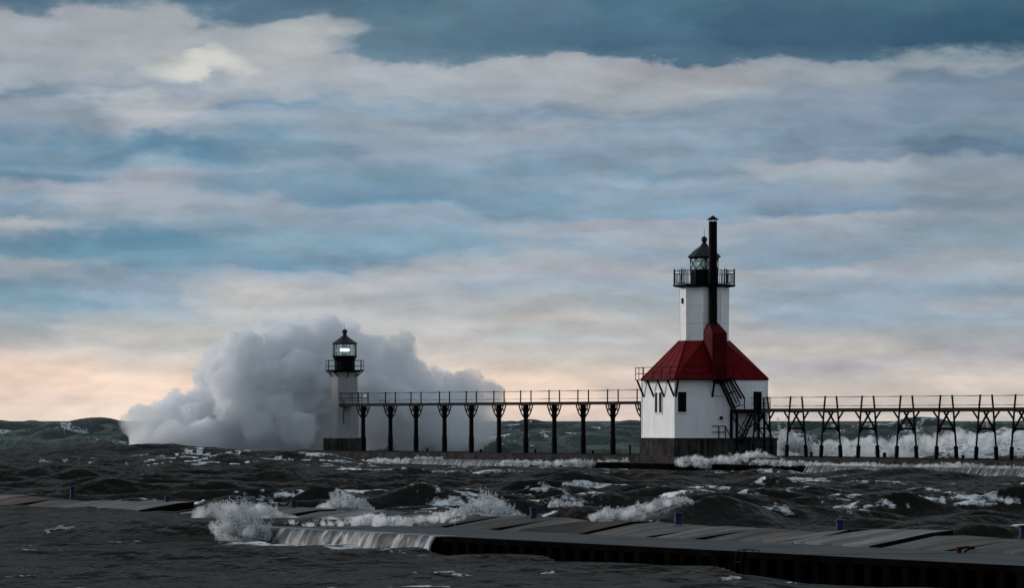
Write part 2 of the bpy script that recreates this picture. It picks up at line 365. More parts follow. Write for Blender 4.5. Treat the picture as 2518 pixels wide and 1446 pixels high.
def build_water():
    rng = np.random.default_rng(11)
    ys = [22.0]
    while ys[-1] < 9000:
        y = ys[-1]
        if y < 85: d = 2.5
        elif y < 450: d = max(0.20, 0.0022*y)
        elif y < 1600: d = 0.0032*y
        else: d = 0.02*y
        ys.append(y + d)
    ys += [12000, 18000, 30000]
    ys = np.array(ys)
    dense = np.linspace(-0.118, 0.118, 1180)
    out = np.array([0.125, 0.135, 0.15, 0.17, 0.2, 0.25, 0.32, 0.42, 0.6, 0.9, 1.4])
    tx = np.concatenate([-out[::-1], dense, out])
    Y, TX = np.meshgrid(ys, tx, indexing='ij')
    X = TX * Y
    n = X*CA + Y*SA; t = -X*SA + Y*CA
    # ---- where the sea is rough
    A = np.full(X.shape, 0.05)
    inside = sm(n, 54.5, 66)
    A = A*(1-inside) + 0.17*inside
    hush = sm(n, 108, 140)
    A = A*(1-hush) + 0.12*hush
    lake = sm(n, 181, 215)
    A = A*(1-lake) + 0.70*lake
    tip = sm(t, 432, 470)*sm(n, 150, 185)
    A = np.maximum(A, tip*0.62)
    far = sm(Y, 1200, 5000); A = A*(1-far*0.25)*(1 + 0.55*lake*sm(Y, 520, 900))
    mean = 0.06*inside + 0.16*(1-inside)*(n < 50) - 0.58*hush*(1-lake)*(1-tip) + 0.40*lake
    # ---- waves roll in from the lake, down the pier line
    main = math.atan2(-CA, SA)
    sets = [(wave_set(rng, 16, 24, 70, 0.22, main, 0.03), 'swell'), (wave_set(rng, 26, 7, 22, 0.45, main, 0.03), 'mid'), (wave_set(rng, 34, 1.5, 7, 0.50, main, 0.03), 'chop')]
    wt = {'swell': np.where(n > 181, 0.30, 0.36) , 'mid': np.where(n > 181, 0.84, 0.62), 'chop': np.where(n > 181, 0.40, 0.72)}
    wt['chop'] = wt['chop'] + 0.1*(1-inside)
    wt['swell'] = wt['swell']*(0.15 + 0.85*inside); wt['mid'] = wt['mid']*(0.3 + 0.7*inside)
    Z = np.zeros_like(X); DX = np.zeros_like(X); DY = np.zeros_like(X)
    dYs = np.gradient(ys)[:, None]
    for st, nm in sets:
        for k, th, a, ph in st:
            L = 2*math.pi/k
            fade = np.clip((L/(2.2*dYs) - 1)*1.2, 0, 1)
            amp = A*wt[nm]*a*fade
            arg = k*(math.cos(th)*X + math.sin(th)*Y) + ph + 1.5*fbm(X/60, Y/60, 3, 2)
            c, s_ = np.cos(arg), np.sin(arg)
            Z += amp*c
            DX -= 0.85*amp*math.cos(th)*s_; DY -= 0.85*amp*math.sin(th)*s_
    rel = Z/np.maximum(A, 0.02)
    Z = Z + A*0.22*np.maximum(rel, 0)**1.6
    # groups of bigger and smaller waves
    grp = 0.65 + 0.8*fbm(X/90, Y/130, 21, 3)
    Z *= grp
    Z += mean
    lim = 2.3 + 1.9*sm(Y, 500, 900)
    Z = np.where(lake > 0, np.where(Z > 0.8, 0.8 + (lim-0.8)*np.tanh((Z-0.8)/(lim-0.8)), Z), Z)
    # ---- single waves that the photograph shows
    def ridge(cx, cy, lx, ly, h, rot=0.0, asym=1.0):
        c, s_ = math.cos(rot), math.sin(rot)
        a = ((X-cx)*c + (Y-cy)*s_)/lx; b = (-(X-cx)*s_ + (Y-cy)*c)/ly
        b = np.where(b < 0, b*asym, b)
        return h*np.exp(-a*a - b*b)*(0.8 + 0.4*fbm(X/3.5, Y/9, 5, 4))
    extra = ridge(-26, 425, 15, 14, 1.15, 0.1) + ridge(-40, 430, 14, 12, 0.9, -0.1) + ridge(-14, 415, 9, 9, 0.35)
    extra += ridge(5.6, 140, 3.2, 4.0, 0.75, 0.12, 1.5)               # dark wave rearing behind the near pier
    extra += ridge(23, 305, 6, 11, 0.7, 0.1) + ridge(14.5, 290, 6, 9, 0.45, 0.2)
    extra += ridge(-52, 640, 22, 25, 0.45) + ridge(-70, 900, 20, 30, 0.4, 0.1)
    extra -= 0.24*np.exp(-((X-7.6)/2.2)**2 - ((n-46.5)/2.0)**2)    # trough sucked down against the sheet piling
    # breaking wave along the lake side of the far pier, right
    surf_t = sm(t, 354, 341)
    prof = np.exp(-((n-196 + 5*(fbm(t/11, n*0, 8, 2)-.5))/7.0)**2)
    lump = 0.35 + 1.0*fbm(t/7, n/5, 31, 4) + 0.5*(fbm(t/1.6, n/1.6, 33, 3) - .5)
    surf = surf_t*prof*lump*2.15
    surf_w = surf_t*sm(n, 180.5, 188)*(1-sm(n, 203, 216))
    Z = Z*(1-0.75*surf_w) + surf + extra
    # ---- keep the water off the decks
    swamp = sm(t, 120.5, 123.5)                          # towards the left the lake stands level with the walkway
    lip = 46.6 + 4.7*swamp
    near_band = np.clip((n - lip)/0.9, 0, 1)*(1-sm(n, 54.4, 55.4)); Z = Z*(1-near_band) - 0.7*near_band
    far_band = sm(n, 165.2, 166.4)*(1-sm(n, 181.2, 183))*(1-sm(t, 429, 434)); Z = Z*(1-far_band) - 1.2*far_band
    front = (n < 52.3) & (near_band < 0.5)
    Z = np.where(front, np.minimum(Z, 0.30)*(1 - 0.5*swamp) + swamp*(0.50*sm(n, 38, 46.5) + 0.05 + 0.10*(fbm(t/2.2, n/1.2, 12, 4) - 0.45)), Z)
    edge = sm(n, 54.2, 55.0)*(1-sm(n, 58, 63)); Z = np.where(edge > 0, np.minimum(Z, 0.48 + (1-edge)*1.5), Z)
    edge2 = sm(n, 156, 163)*(1-sm(n, 166, 167)); Z = Z*(1-edge2) + np.clip(Z, -0.85, -0.35)*edge2
    # ---- foam
    gz = np.gradient(Z, axis=0)/dYs
    crest = (Z - mean)/np.maximum(A, 0.05)
    ragged = fbm(X/2.2, Y/7, 41, 5, 0.6)
    patch = fbm(X/17, Y/40, 44, 3)
    lace = fbm(X/1.1, Y/3.0, 47, 4, 0.65)
    wig = 2.0*(fbm(X/6, Y/12, 55, 3) - .5)
    cn = fbm(n/2.6 + wig, t/0.9, 42, 5, 0.6)
    foam = sm(crest, 1.15, 2.2)*sm(cn, 0.50, 0.62)*sm(patch, 0.44, 0.56)*inside*(1-lake)
    lacy = sm(fbm(n/1.8 + wig, t/1.6, 51, 5, 0.65), 0.55, 0.70)*sm(patch, 0.47, 0.60)*0.62*np.clip(inside*(1-0.5*hush), 0, 1)
    foam = np.maximum(foam, lacy*sm(crest, 0.2, 1.2))
    fb2 = fbm(n/4.0 + wig, t/3.5, 61, 5, 0.6)
    foam = np.maximum(foam, sm(fb2, 0.56, 0.70)*lake*0.9*sm(crest, 0.2, 1.4))
    foam = np.maximum(foam, surf_w*sm(prof*1.25 + 0.7*(fbm(t/5, n/4, 71, 5, 0.6)-.5), 0.22, 0.55))
    foam = np.maximum(foam, 0.9*tip*0)
    # wash that drains off the far pier
    wash = np.exp(-((n-163.2)/2.6)**2)*(sm(t, 383, 389)*(1-sm(t, 412, 421)) + 0.9*sm(t, 352, 346)*sm(t, 285, 292) + sm(t, 350, 356)*(1-sm(t, 364, 369)))
    foam = np.maximum(foam, wash*sm(fbm(t/3, n/1.2, 81, 5, 0.6), 0.40, 0.58)*0.95)
    # broken crest of the wave behind the near pier and foam drawn along its back edge
    br = np.exp(-((X-2.0)/2.6)**2 - ((Y-137 - 0.25*(X-2))/1.9)**2)
    foam = np.maximum(foam, sm(br*1.5*(0.4+fbm(X/.6, Y/2.0, 91, 5, .65)), 0.40, 0.62))
    foam = np.maximum(foam, np.exp(-((n-57.2)/1.1)**2)*sm(fbm(t/2.5, n/.8, 95, 5, .6), 0.55, 0.66)*0.9)
    foam = np.maximum(foam, np.exp(-((n-46.4)/0.9)**2)*sm(t, 108.5, 110)*(1-sm(t, 118.5, 121))*sm(lace, 0.32, 0.52))
    swirl = np.exp(-((t-119.0)/1.8)**2 - ((n-46.6)/1.0)**2)
    foam = np.maximum(foam, 0.8*np.clip(swirl, 0, 1))
    foam = np.maximum(foam, (n < 46)*sm(fbm(X/1.6, Y/2.6, 99, 5, .6), 0.715, 0.75)*0.7)
    # trail of foam at the far left of the channel
    tr = np.exp(-(((Y-(172 - 5.2*(X+14.5)))/4.5)**2))*sm(X, -17.5, -16)*(1-sm(X, -12.4, -11.6))
    foam = np.maximum(foam, tr*sm(lace, 0.40, 0.60))
    Z += foam*0.10*(fbm(X/.7, Y/1.2, 77, 3) - .2)*(Y < 700)
    nr, nc = X.shape
    co = np.stack([X+DX*grp*(1-near_band)*(1-far_band), Y+DY*grp*(1-near_band)*(1-far_band), Z], -1).reshape(-1, 3).astype(np.float32)
    idx = np.arange(nr*nc).reshape(nr, nc)
    q = np.stack([idx[:-1,:-1], idx[:-1,1:], idx[1:,1:], idx[1:,:-1]], -1).reshape(-1, 4).astype(np.int32)
    me = bpy.data.meshes.new('water')
    me.vertices.add(nr*nc); me.vertices.foreach_set('co', co.ravel())
    me.loops.add(q.size); me.loops.foreach_set('vertex_index', q.ravel())
    me.polygons.add(len(q)); me.polygons.foreach_set('loop_start', np.arange(0, q.size, 4, dtype=np.int32))
    me.polygons.foreach_set('loop_total', np.full(len(q), 4, dtype=np.int32))
    me.update(calc_edges=True); me.shade_smooth()
    for nm, arr in (('foam', foam), ('lake', np.maximum(lake, tip))):
        at = me.attributes.new(nm, 'FLOAT', 'POINT'); at.data.foreach_set('value', arr.ravel().astype(np.float32))
    m, T, b = new_mat('lake_water')
    geo = T.n('ShaderNodeNewGeometry').outputs['Position']
    fo = T.n('ShaderNodeAttribute', attribute_name='foam').outputs['Fac']
    lk = T.n('ShaderNodeAttribute', attribute_name='lake').outputs['Fac']
    tint = T.noise(T.mapping(geo, scale=(0.05, 0.02, 0.05)), 1, 4, 0.6)
    deep = T.mix(lk, T.ramp(tint, [(0.35, (0.0108, 0.0100, 0.0090)), (0.7, (0.0170, 0.0180, 0.0165))]), T.ramp(tint, [(0.35, (0.048, 0.064, 0.062)), (0.7, (0.078, 0.100, 0.095))]))
    bp = T.n('ShaderNodeBump'); bp.inputs['Strength'].default_value = 1.0; bp.inputs['Distance'].default_value = 0.45
    rip = T.m('ADD', T.noise(T.mapping(geo, scale=(0.85, 0.42, 0.6), rot=(0, 0, -0.35)), 1.0, 3, 0.55), T.m('MULTIPLY', T.noise(T.mapping(geo, scale=(0.30, 0.16, 0.3), rot=(0, 0, -0.3)), 1.0, 3, 0.5), 2.2))
    rip = T.m('ADD', rip, T.m('MULTIPLY', T.noise(T.mapping(geo, scale=(2.4, 1.3, 1), rot=(0, 0, -0.3)), 1.0, 3, 0.6), 0.30))
    T.put(bp.inputs['Height'], rip)
    dif = T.n('ShaderNodeBsdfDiffuse'); T.put(dif.inputs[0], deep); T.put(dif.inputs['Normal'], bp.outputs[0])
    gl = T.n('ShaderNodeBsdfGlossy'); gl.inputs['Roughness'].default_value = 0.16; gl.inputs[0].default_value = (1.0, 0.96, 0.90, 1); T.put(gl.inputs['Normal'], bp.outputs[0])
    fr = T.n('ShaderNodeFresnel'); fr.inputs[0].default_value = 1.12; T.put(fr.inputs['Normal'], bp.outputs[0])
    mx = T.n('ShaderNodeMixShader')
    T.put(mx.inputs[0], T.m('MULTIPLY', T.m('MINIMUM', fr.outputs[0], 0.60), 0.19))
    T.put(mx.inputs[1], dif.outputs[0]); T.put(mx.inputs[2], gl.outputs[0])
    fd = T.n('ShaderNodeBsdfDiffuse')
    warp = T.noise(T.mapping(geo, scale=(1.2, 0.6, 1.2)), 1, 3, 0.5)
    wv = T.n('ShaderNodeVectorMath', operation='ADD'); T.put(wv.inputs[0], geo); T.put(wv.inputs[1], T.xyz(T.m('MULTIPLY', warp, 1.2), T.m('MULTIPLY', warp, 0.8), 0.0))
    fn = T.noise(T.mapping(wv.outputs[0], scale=(2.6, 1.3, 4.0)), 1, 8, 0.74)
    T.put(fd.inputs[0], T.ramp(fn, [(0.3, (0.34, 0.36, 0.37)), (0.62, (0.74, 0.76, 0.78))])); T.put(fd.inputs['Normal'], bp.outputs[0])
    ff = T.mr(T.m('ADD', T.m('MULTIPLY', fo, 0.62), T.m('MULTIPLY', T.m('SUBTRACT', fn, 0.5), 1.9)), 0.30, 0.66, smooth=True)
    ff = T.m('MULTIPLY', ff, T.mr(fo, 0.04, 0.30))
    mx2 = T.n('ShaderNodeMixShader'); T.put(mx2.inputs[0], ff); T.put(mx2.inputs[1], mx.outputs[0]); T.put(mx2.inputs[2], fd.outputs[0])
    T.put(T.t.nodes['Material Output'].inputs[0], mx2.outputs[0])
    T.t.nodes.remove(b)
    me.materials.append(m)
    o = bpy.data.objects.new('water', me); C.objects.link(o)
    tag(o, kind='structure')
    return o
build_water()

# ------------------------------------------------------------------ near pier
N0 = 47.8                                             # front edge of the near pier
ROT = Matrix.Rotation(AL, 4, 'Z')                     # local x = across the pier (n), local y = along it (t)
def near_pier():
    root = empty('pier', (0, 0, 0), AL)
    tag(root, 'long low foreground pier with flat walkway and tilted concrete slabs over black sheet piling', 'pier')
    t0, t1 = 56.0, 215.0
    mb = MB()
    k = t0
    while k < t1:                                      # cap beam cast in bays
        e = min(k + 9.0, t1)
        dz = random.uniform(-0.006, 0.006)
        mb.box((N0, k + 0.012, -0.6), (N0 + 3.95, e - 0.012, 0.5 + dz)); k = e
    mb.build('walkway', M['deck'], root)
    mb = MB()                                          # corrugated sheet piling
    t = t0; prof = []
    while t < t1:
        prof += [(N0 - 0.02, t), (N0 - 0.02, t + 0.22), (N0 - 0.24, t + 0.34), (N0 - 0.24, t + 0.62)]; t += 0.74
    vs = []
    for n_, t_ in prof: vs += [(n_, t_, -2.2), (n_, t_, 0.40)]
    fs = [(2*i, 2*i+1, 2*i+3, 2*i+2) for i in range(len(prof) - 1)]
    mb.add(vs, fs)
    mb.build('sheet_piling', M['pile'], root)
    mb = MB(); mb.box((N0 - 0.27, t0, 0.38), (N0 - 0.004, t1, 0.497)); mb.build('edge_beam', M['pile'], root)
    k = t0; i = 0
    gap_lo, gap_hi = 139.4, 142.1
    MB().box((N0 + 5.62, t0, -2.0), (N0 + 5.74, t1, 0.62)).build('dark_backing', M['pile'], root)  # dark sheet added behind the slabs so the open hole reads black
    while k < t1:
        L = random.choice((1.5, 2.2, 2.8, 3.4, 3.8)) * random.uniform(0.92, 1.08)
        e = k + L
        if gap_lo <= k < gap_hi: k = gap_hi; continue          # one slab has sunk and left a black hole
        if k < gap_lo < e: e = gap_lo
        a = random.uniform(-0.02, 0.05); b_ = random.uniform(-0.06, 0.05); c_ = random.uniform(-0.07, 0.07)
        g = random.choice((0.05, 0.09, 0.18))
        nb = N0 + 5.9 + random.uniform(-0.10, 0.10)
        mb = MB()
        n0 = N0 + 4.0
        skew = 0.25
        bot = [(n0, k+g, -0.6), (nb, k+g-skew, -0.6), (nb, e-g-skew, -0.6), (n0, e-g, -0.6)]
        mid = n0 + 1.35
        top = [(n0, k+g, 0.49+a), (mid, k+g-skew*.7, 0.71+a+c_), (nb, k+g-skew, 0.77+b_+c_), (nb, e-g-skew, 0.77+b_), (mid, e-g-skew*.7, 0.71+a), (n0, e-g, 0.49+a+c_)]
        mb.add(bot + top, [(3,2,1,0), (4,5,8,9), (5,6,7,8), (0,1,6,5,4), (1,2,7,6), (2,3,9,8,7), (3,0,4,9)])
        sl = mb.build('deck_slab', M[random.choice(('slab', 'slab', 'slab', 'slab3', 'slab2'))], root)
        sl.data.materials.append(M['joint'])             # joint faces coloured black to stand for shade in the gaps
        for f_ in (3, 5): sl.data.polygons[f_].material_index = 1
        k = e; i += 1
near_pier()

def bollard_shape(w, h, m, root):
    b = MB(); b.lathe([(w*0.62, 0), (w*0.62, 0.02), (w*0.5, 0.03), (w*0.5, h*0.80)], 14); b.build('post', m, root)
    c = MB(); c.lathe([(w*0.5, h*0.80), (w*0.60, h*0.84), (w*0.60, h*0.97), (w*0.52, h)], 14); c.build('cap', m, root)
NB = [(178, 0.40, 0.15, 'tall narrow dark blue bollard on slabs at the far left of the near pier'),
      (411, 0.21, 0.145, 'short dark blue bollard beside the black gap in the near pier slabs'),
      (722, 0.23, 0.165, 'dark blue bollard between white surge and the low rounded splash'),
      (1312, 0.28, 0.175, 'dark blue bollard just past the tall spiky white splash'),
      (1668, 0.27, 0.195, 'bright blue bollard standing in front of the dark breaking wave'),
      (2065, 0.25, 0.175, 'blue bollard alone on the right half of the near pier'),
      (2517, 0.28, 0.19, 'blue bollard cut off by the right edge of the picture')]
proto = None
for px, h, w, lab in NB:
    x, y = on_line(px, N0 + 5.62)
    b0 = empty('bollard', (x, y, 0.74)); bollard_shape(w, h, M['blue'], b0)
    tag(b0, lab, 'bollard', 'blue bollards along the near pier')

def ladder():
    t = t_of(1852, N0)
    x, y = tn(t, N0)
    root = empty('pier_ladder', (x, y, 0), AL)
    tag(root, 'black steel ladder with bent handrails hanging over the near pier edge', 'ladder')
    for s in (-0.13, 0.13):
        mb = MB(); mb.path([(0.10, s, 0.5), (0.04, s, 0.54), (-0.2, s, 0.545), (-0.31, s, 0.52), (-0.34, s, 0.3), (-0.34, s, -0.7)], 0.017, n=6)
        mb.build('handrail', M['black'], root)
    for z in (0.3, 0.0, -0.3, -0.6):
        MB().bar((-0.34, -0.13, z), (-0.34, 0.13, z), 0.022, n=6).build('rung', M['black'], root)
ladder()
def fitting():
    x, y = on_line(2358, N0 + 3.5)
    root = empty('mooring_cleat', (x, y, 0.5), AL); root.scale = (0.72, 0.72, 0.8)
    tag(root, 'small faded red cleat with a dark fallen bar on the near pier', 'cleat')
    MB().box((-0.06, -0.05, 0), (0.06, 0.05, 0.14)).build('post', M['redpaint'], root)
    MB().bar((0.0, -0.03, 0.12), (0.24, -0.16, 0.15), 0.05).build('bar', M['redpaint'], root)
    MB().path([(0.1, -0.12, 0.02), (0.2, -0.2, 0.09), (0.36, -0.28, 0.12)], 0.05).build('rod', M['black'], root)
    MB().lathe([(0.06, 0), (0.06, 0.1), (0.03, 0.12)], 10, (0.1, 0.16)).build('stud', M['slab3'], root)
fitting()

# ------------------------------------------------------------------ far pier
def far_pier():
    root = empty('pier', (0, 0, 0), AL)
    tag(root, 'dark wet lighthouse pier awash with waves, carrying both towers and the catwalk', 'pier')
    mb = MB(); k = 255.0
    while k < 430:
        mb.box((168.2, k + 0.015, -1.6), (181.0, k + 7.985 if k + 8 < 430 else 430.5, 0.5 + random.uniform(-0.02, 0.02))); k += 8
    mb.build('deck', M['conc'], root)
    MB().box((166.2, 255, -1.6), (168.17, 429.0, 0.06)).build('lower_step', M['conc'], root)
    mb = MB(); t = 255.0; vs = []; m_ = 0
    while t < 429:
        vs += [(165.98 + 0.16*(m_ % 2), t, -1.8), (165.98 + 0.16*(m_ % 2), t, 0.02)]; t += 0.6; m_ += 1
    mb.add(vs, [(2*i, 2*i+1, 2*i+3, 2*i+2) for i in range(m_ - 1)]); mb.build('sheet_piling', M['pile'], root)
far_pier()
FB = [(1050, 0.30, 'tiny dark bollard on the far pier within the misty spray', 0.16), (1182, 0.28, 'tiny dark bollard by the white wash on the far pier', 0.2),
      (1316, 0.32, 'small dark bollard on the far pier just right of the edge of the misty spray', 0.2), (1458, 0.32, 'small dark bollard on far pier left of the last catwalk column before the lighthouse', 0.2),
      (1549, 0.78, 'slim tall post on the far pier just left of the big lighthouse', 0.15), (1995, 0.34, 'small bollard against the foot of the first splayed trestle', 0.2),
      (2175, 0.38, 'stout dark bollard with wide cap beside the third splayed trestle', 0.24), (2368, 0.28, 'low dark bollard beside the fifth splayed trestle on the right', 0.22)]
for px, h, lab, w in FB:
    x, y = on_line(px, 176.6)
    b0 = empty('bollard', (x, y, 0.5)); bollard_shape(w, h, M['black'], b0)
    tag(b0, lab, 'bollard', 'dark bollards on the lighthouse pier')

# ------------------------------------------------------------------ catwalks
NC = 174.9
def catwalk_left():
    t_in = t_of(1582, NC) - 0.6; t_out = t_of(846, NC)
    root = empty('catwalk', (*tn(t_in, NC), 0.5), AL)
    tag(root, 'long black catwalk on single columns running between the two lighthouses', 'catwalk')
    L = t_out - t_in
    zd = 4.67 - 0.5
    mb = MB()
    for s in (-0.42, 0.42): mb.box((s - 0.05, 0, zd - 0.23), (s + 0.05, L, zd - 0.02))
    k = 0
    while k < L: mb.box((-0.52, k, zd - 0.018), (0.52, min(k + 0.27, L), zd + 0.012)); k += 0.29
    mb.build('walkway', M['rusty'], root)
    ts = [t_of(px, NC) - t_in for px in (893, 960, 1023, 1093, 1159, 1227, 1293, 1363, 1434, 1507, 1580)]
    ends = sorted(ts + [0.02, L])
    for s in (-0.46, 0.46):
        mb = MB()
        for a, b in zip(ends[:-1], ends[1:]):
            m_ = (a + b) / 2
            mb.path([(s, a, zd + 0.90), (s, m_, zd + 0.885), (s, b, zd + 0.90)], 0.034, n=5)
            mb.path([(s, a, zd + 0.27), (s, m_, zd + 0.25), (s, b, zd + 0.27)], 0.022, n=5)
        mb.build('hand_cable', M['black'], root)
    mb = MB()                                          # sturdier tube rail on the last bay by the small light
    for z in (0.92, 0.48):
        for s in (-0.46, 0.46): mb.bar((s, L - 4.4, zd + z), (s, L, zd + z), 0.07, n=6)
    for y in (L - 3.0, L - 0.4):
        for s in (-0.46, 0.46): mb.bar((s, y, zd), (s, y, zd + 0.94), 0.06, n=6)
    mb.build('end_railing', M['black'], root)
    first = None
    for i, y in enumerate(ts):
        if first is None:
            col_ = MB(); col_.lathe([(0.225, 0.0), (0.225, 1.28), (0.19, 1.34), (0.18, 2.9), (0.21, 3.02), (0.24, zd - 0.19)], 12)
            c = col_.build('column', M['rusty'], root, loc=(0, y, 0))
            for s in (-1, 1):
                br = MB(); br.path([(s*0.15, 0, 2.92), (s*0.40, 0, 3.28), (s*0.50, 0, 3.55), (s*0.62, 0, zd - 0.19)], 0.115, n=6)
                br.path([(s*0.44, 0, 3.36), (s*0.30, 0, zd - 0.2)], 0.07, n=5); br.bar((s*0.18, 0, 3.5), (s*0.5, 0, 3.5), 0.05, n=5)
                br.path([(0, s*0.15, 2.95), (0, s*0.45, 3.4), (0, s*0.95, zd - 0.2)], 0.09, n=6)
                br.bar((0, s*0.2, 3.3), (0, s*0.5, zd - 0.2), 0.04, n=5)
                br.build('bracket', M['rusty'], c)
                ps = MB(); ps.bar((s*0.47, 0, zd - 0.2), (s*0.46, 0, zd + 0.98), 0.105, n=6); ps.build('rail_post', M['rusty'], c)
            first = c
        else:
            c = copy_tree(first, root); c.location = (0, y, 0)
catwalk_left()

def catwalk_right():
    t_a = t_of(1893, NC) + 0.3; t_b = t_of(2512, NC) - 13
    root = empty('catwalk', (*tn(t_b, NC), 0.5), AL)
    tag(root, 'black catwalk on splayed cross-braced trestles leading right from the big lighthouse', 'catwalk')
    L = t_a - t_b; zd = 4.05 - 0.5
    mb = MB()
    for s in (-0.5, 0.5): mb.box((s - 0.05, 0, zd - 0.25), (s + 0.05, L, zd - 0.02))
    k = 0
    while k < L: mb.box((-0.6, k, zd - 0.018), (0.6, min(k + 0.27, L), zd + 0.012)); k += 0.29
    mb.build('walkway', M['rusty'], root)
    ts = [t_of(px, NC) - t_b for px in (1874, 1958, 2043, 2134, 2229, 2327, 2425, 2512)]
    ts += [ts[-1] - 5.7, ts[-1] - 11.4]
    ends = sorted([q for q in ts if q < L] + [0.02, L - 0.02])
    for s in (-0.455, 0.455):
        mb = MB()
        for a, b in zip(ends[:-1], ends[1:]):
            m_ = (a + b) / 2
            mb.path([(s, a, zd + 0.84), (s, m_, zd + 0.82), (s, b, zd + 0.84)], 0.034, n=5)
            mb.path([(s*1.06, a, zd + 0.21), (s*1.06, m_, zd + 0.18), (s*1.06, b, zd + 0.21)], 0.024, n=5)
        mb.build('hand_cable', M['black'], root)
    first = None
    for y in ts:
        if first is None:
            fr = MB()
            fr.bar((-0.67, 0, 2.1), (0.67, 0, 2.1), 0.135)
            for s in (-1, 1):
                fr.bar((s*0.70, 0, 1.80), (s*0.42, 0, 2.10), 0.10)
                fr.bar((s*0.56, 0, 2.12), (-s*0.22, 0, zd - 0.2), 0.11)
                fr.bar((s*0.46, 0, 2.14), (s*0.60, 0, 2.55), 0.05)
            fr.bar((-0.55, 0, zd - 0.25), (0.55, 0, zd - 0.25), 0.10)
            c = fr.build('trestle', M['rusty'], root, loc=(0, y, 0))
            for s in (-1, 1):
                lg = MB(); lg.path([(s*0.775, 0, 0.8), (s*0.55, 0, zd - 0.02), (s*0.45, 0, zd + 0.90)], 0.135, n=6)
                lg.bar((s*0.60, 0, 2.75), (s*0.52, -s*0.95, zd - 0.2), 0.095)
                l_ = lg.build('leg', M['rusty'], c)
                sl = MB(); sl.bar((s*0.81, 0, -0.1), (s*0.75, 0, 0.90), 0.30, n=8); sl.build('foot_sleeve', M['black'], c)
            first = c
        else:
            c = copy_tree(first, root); c.location = (0, y, 0)
catwalk_right()

# ------------------------------------------------------------------ inner (big) lighthouse
def octo(r, z, n=8, ph=math.pi/8): return [(r*math.cos(ph + 2*math.pi*k/n), r*math.sin(ph + 2*math.pi*k/n), z) for k in range(n)]
def ring_rail(mb, r, zs, n, ph, w):
    pts = [(r*math.cos(ph + 2*math.pi*k/n), r*math.sin(ph + 2*math.pi*k/n)) for k in range(n + 1)]
    for z in zs:
        for a, b in zip(pts[:-1], pts[1:]): mb.bar((*a, z), (*b, z), w, n=5)
def ring_posts(mb, r, z0, z1, n, ph, w, sub=1):
    for k in range(n):
        a0, a1 = ph + 2*math.pi*k/n, ph + 2*math.pi*(k+1)/n
        p, q = Vector((r*math.cos(a0), r*math.sin(a0), 0)), Vector((r*math.cos(a1), r*math.sin(a1), 0))
        for j in range(sub):
            c = p.lerp(q, j/sub); mb.bar((c.x, c.y, z0), (c.x, c.y, z1), w, n=5)

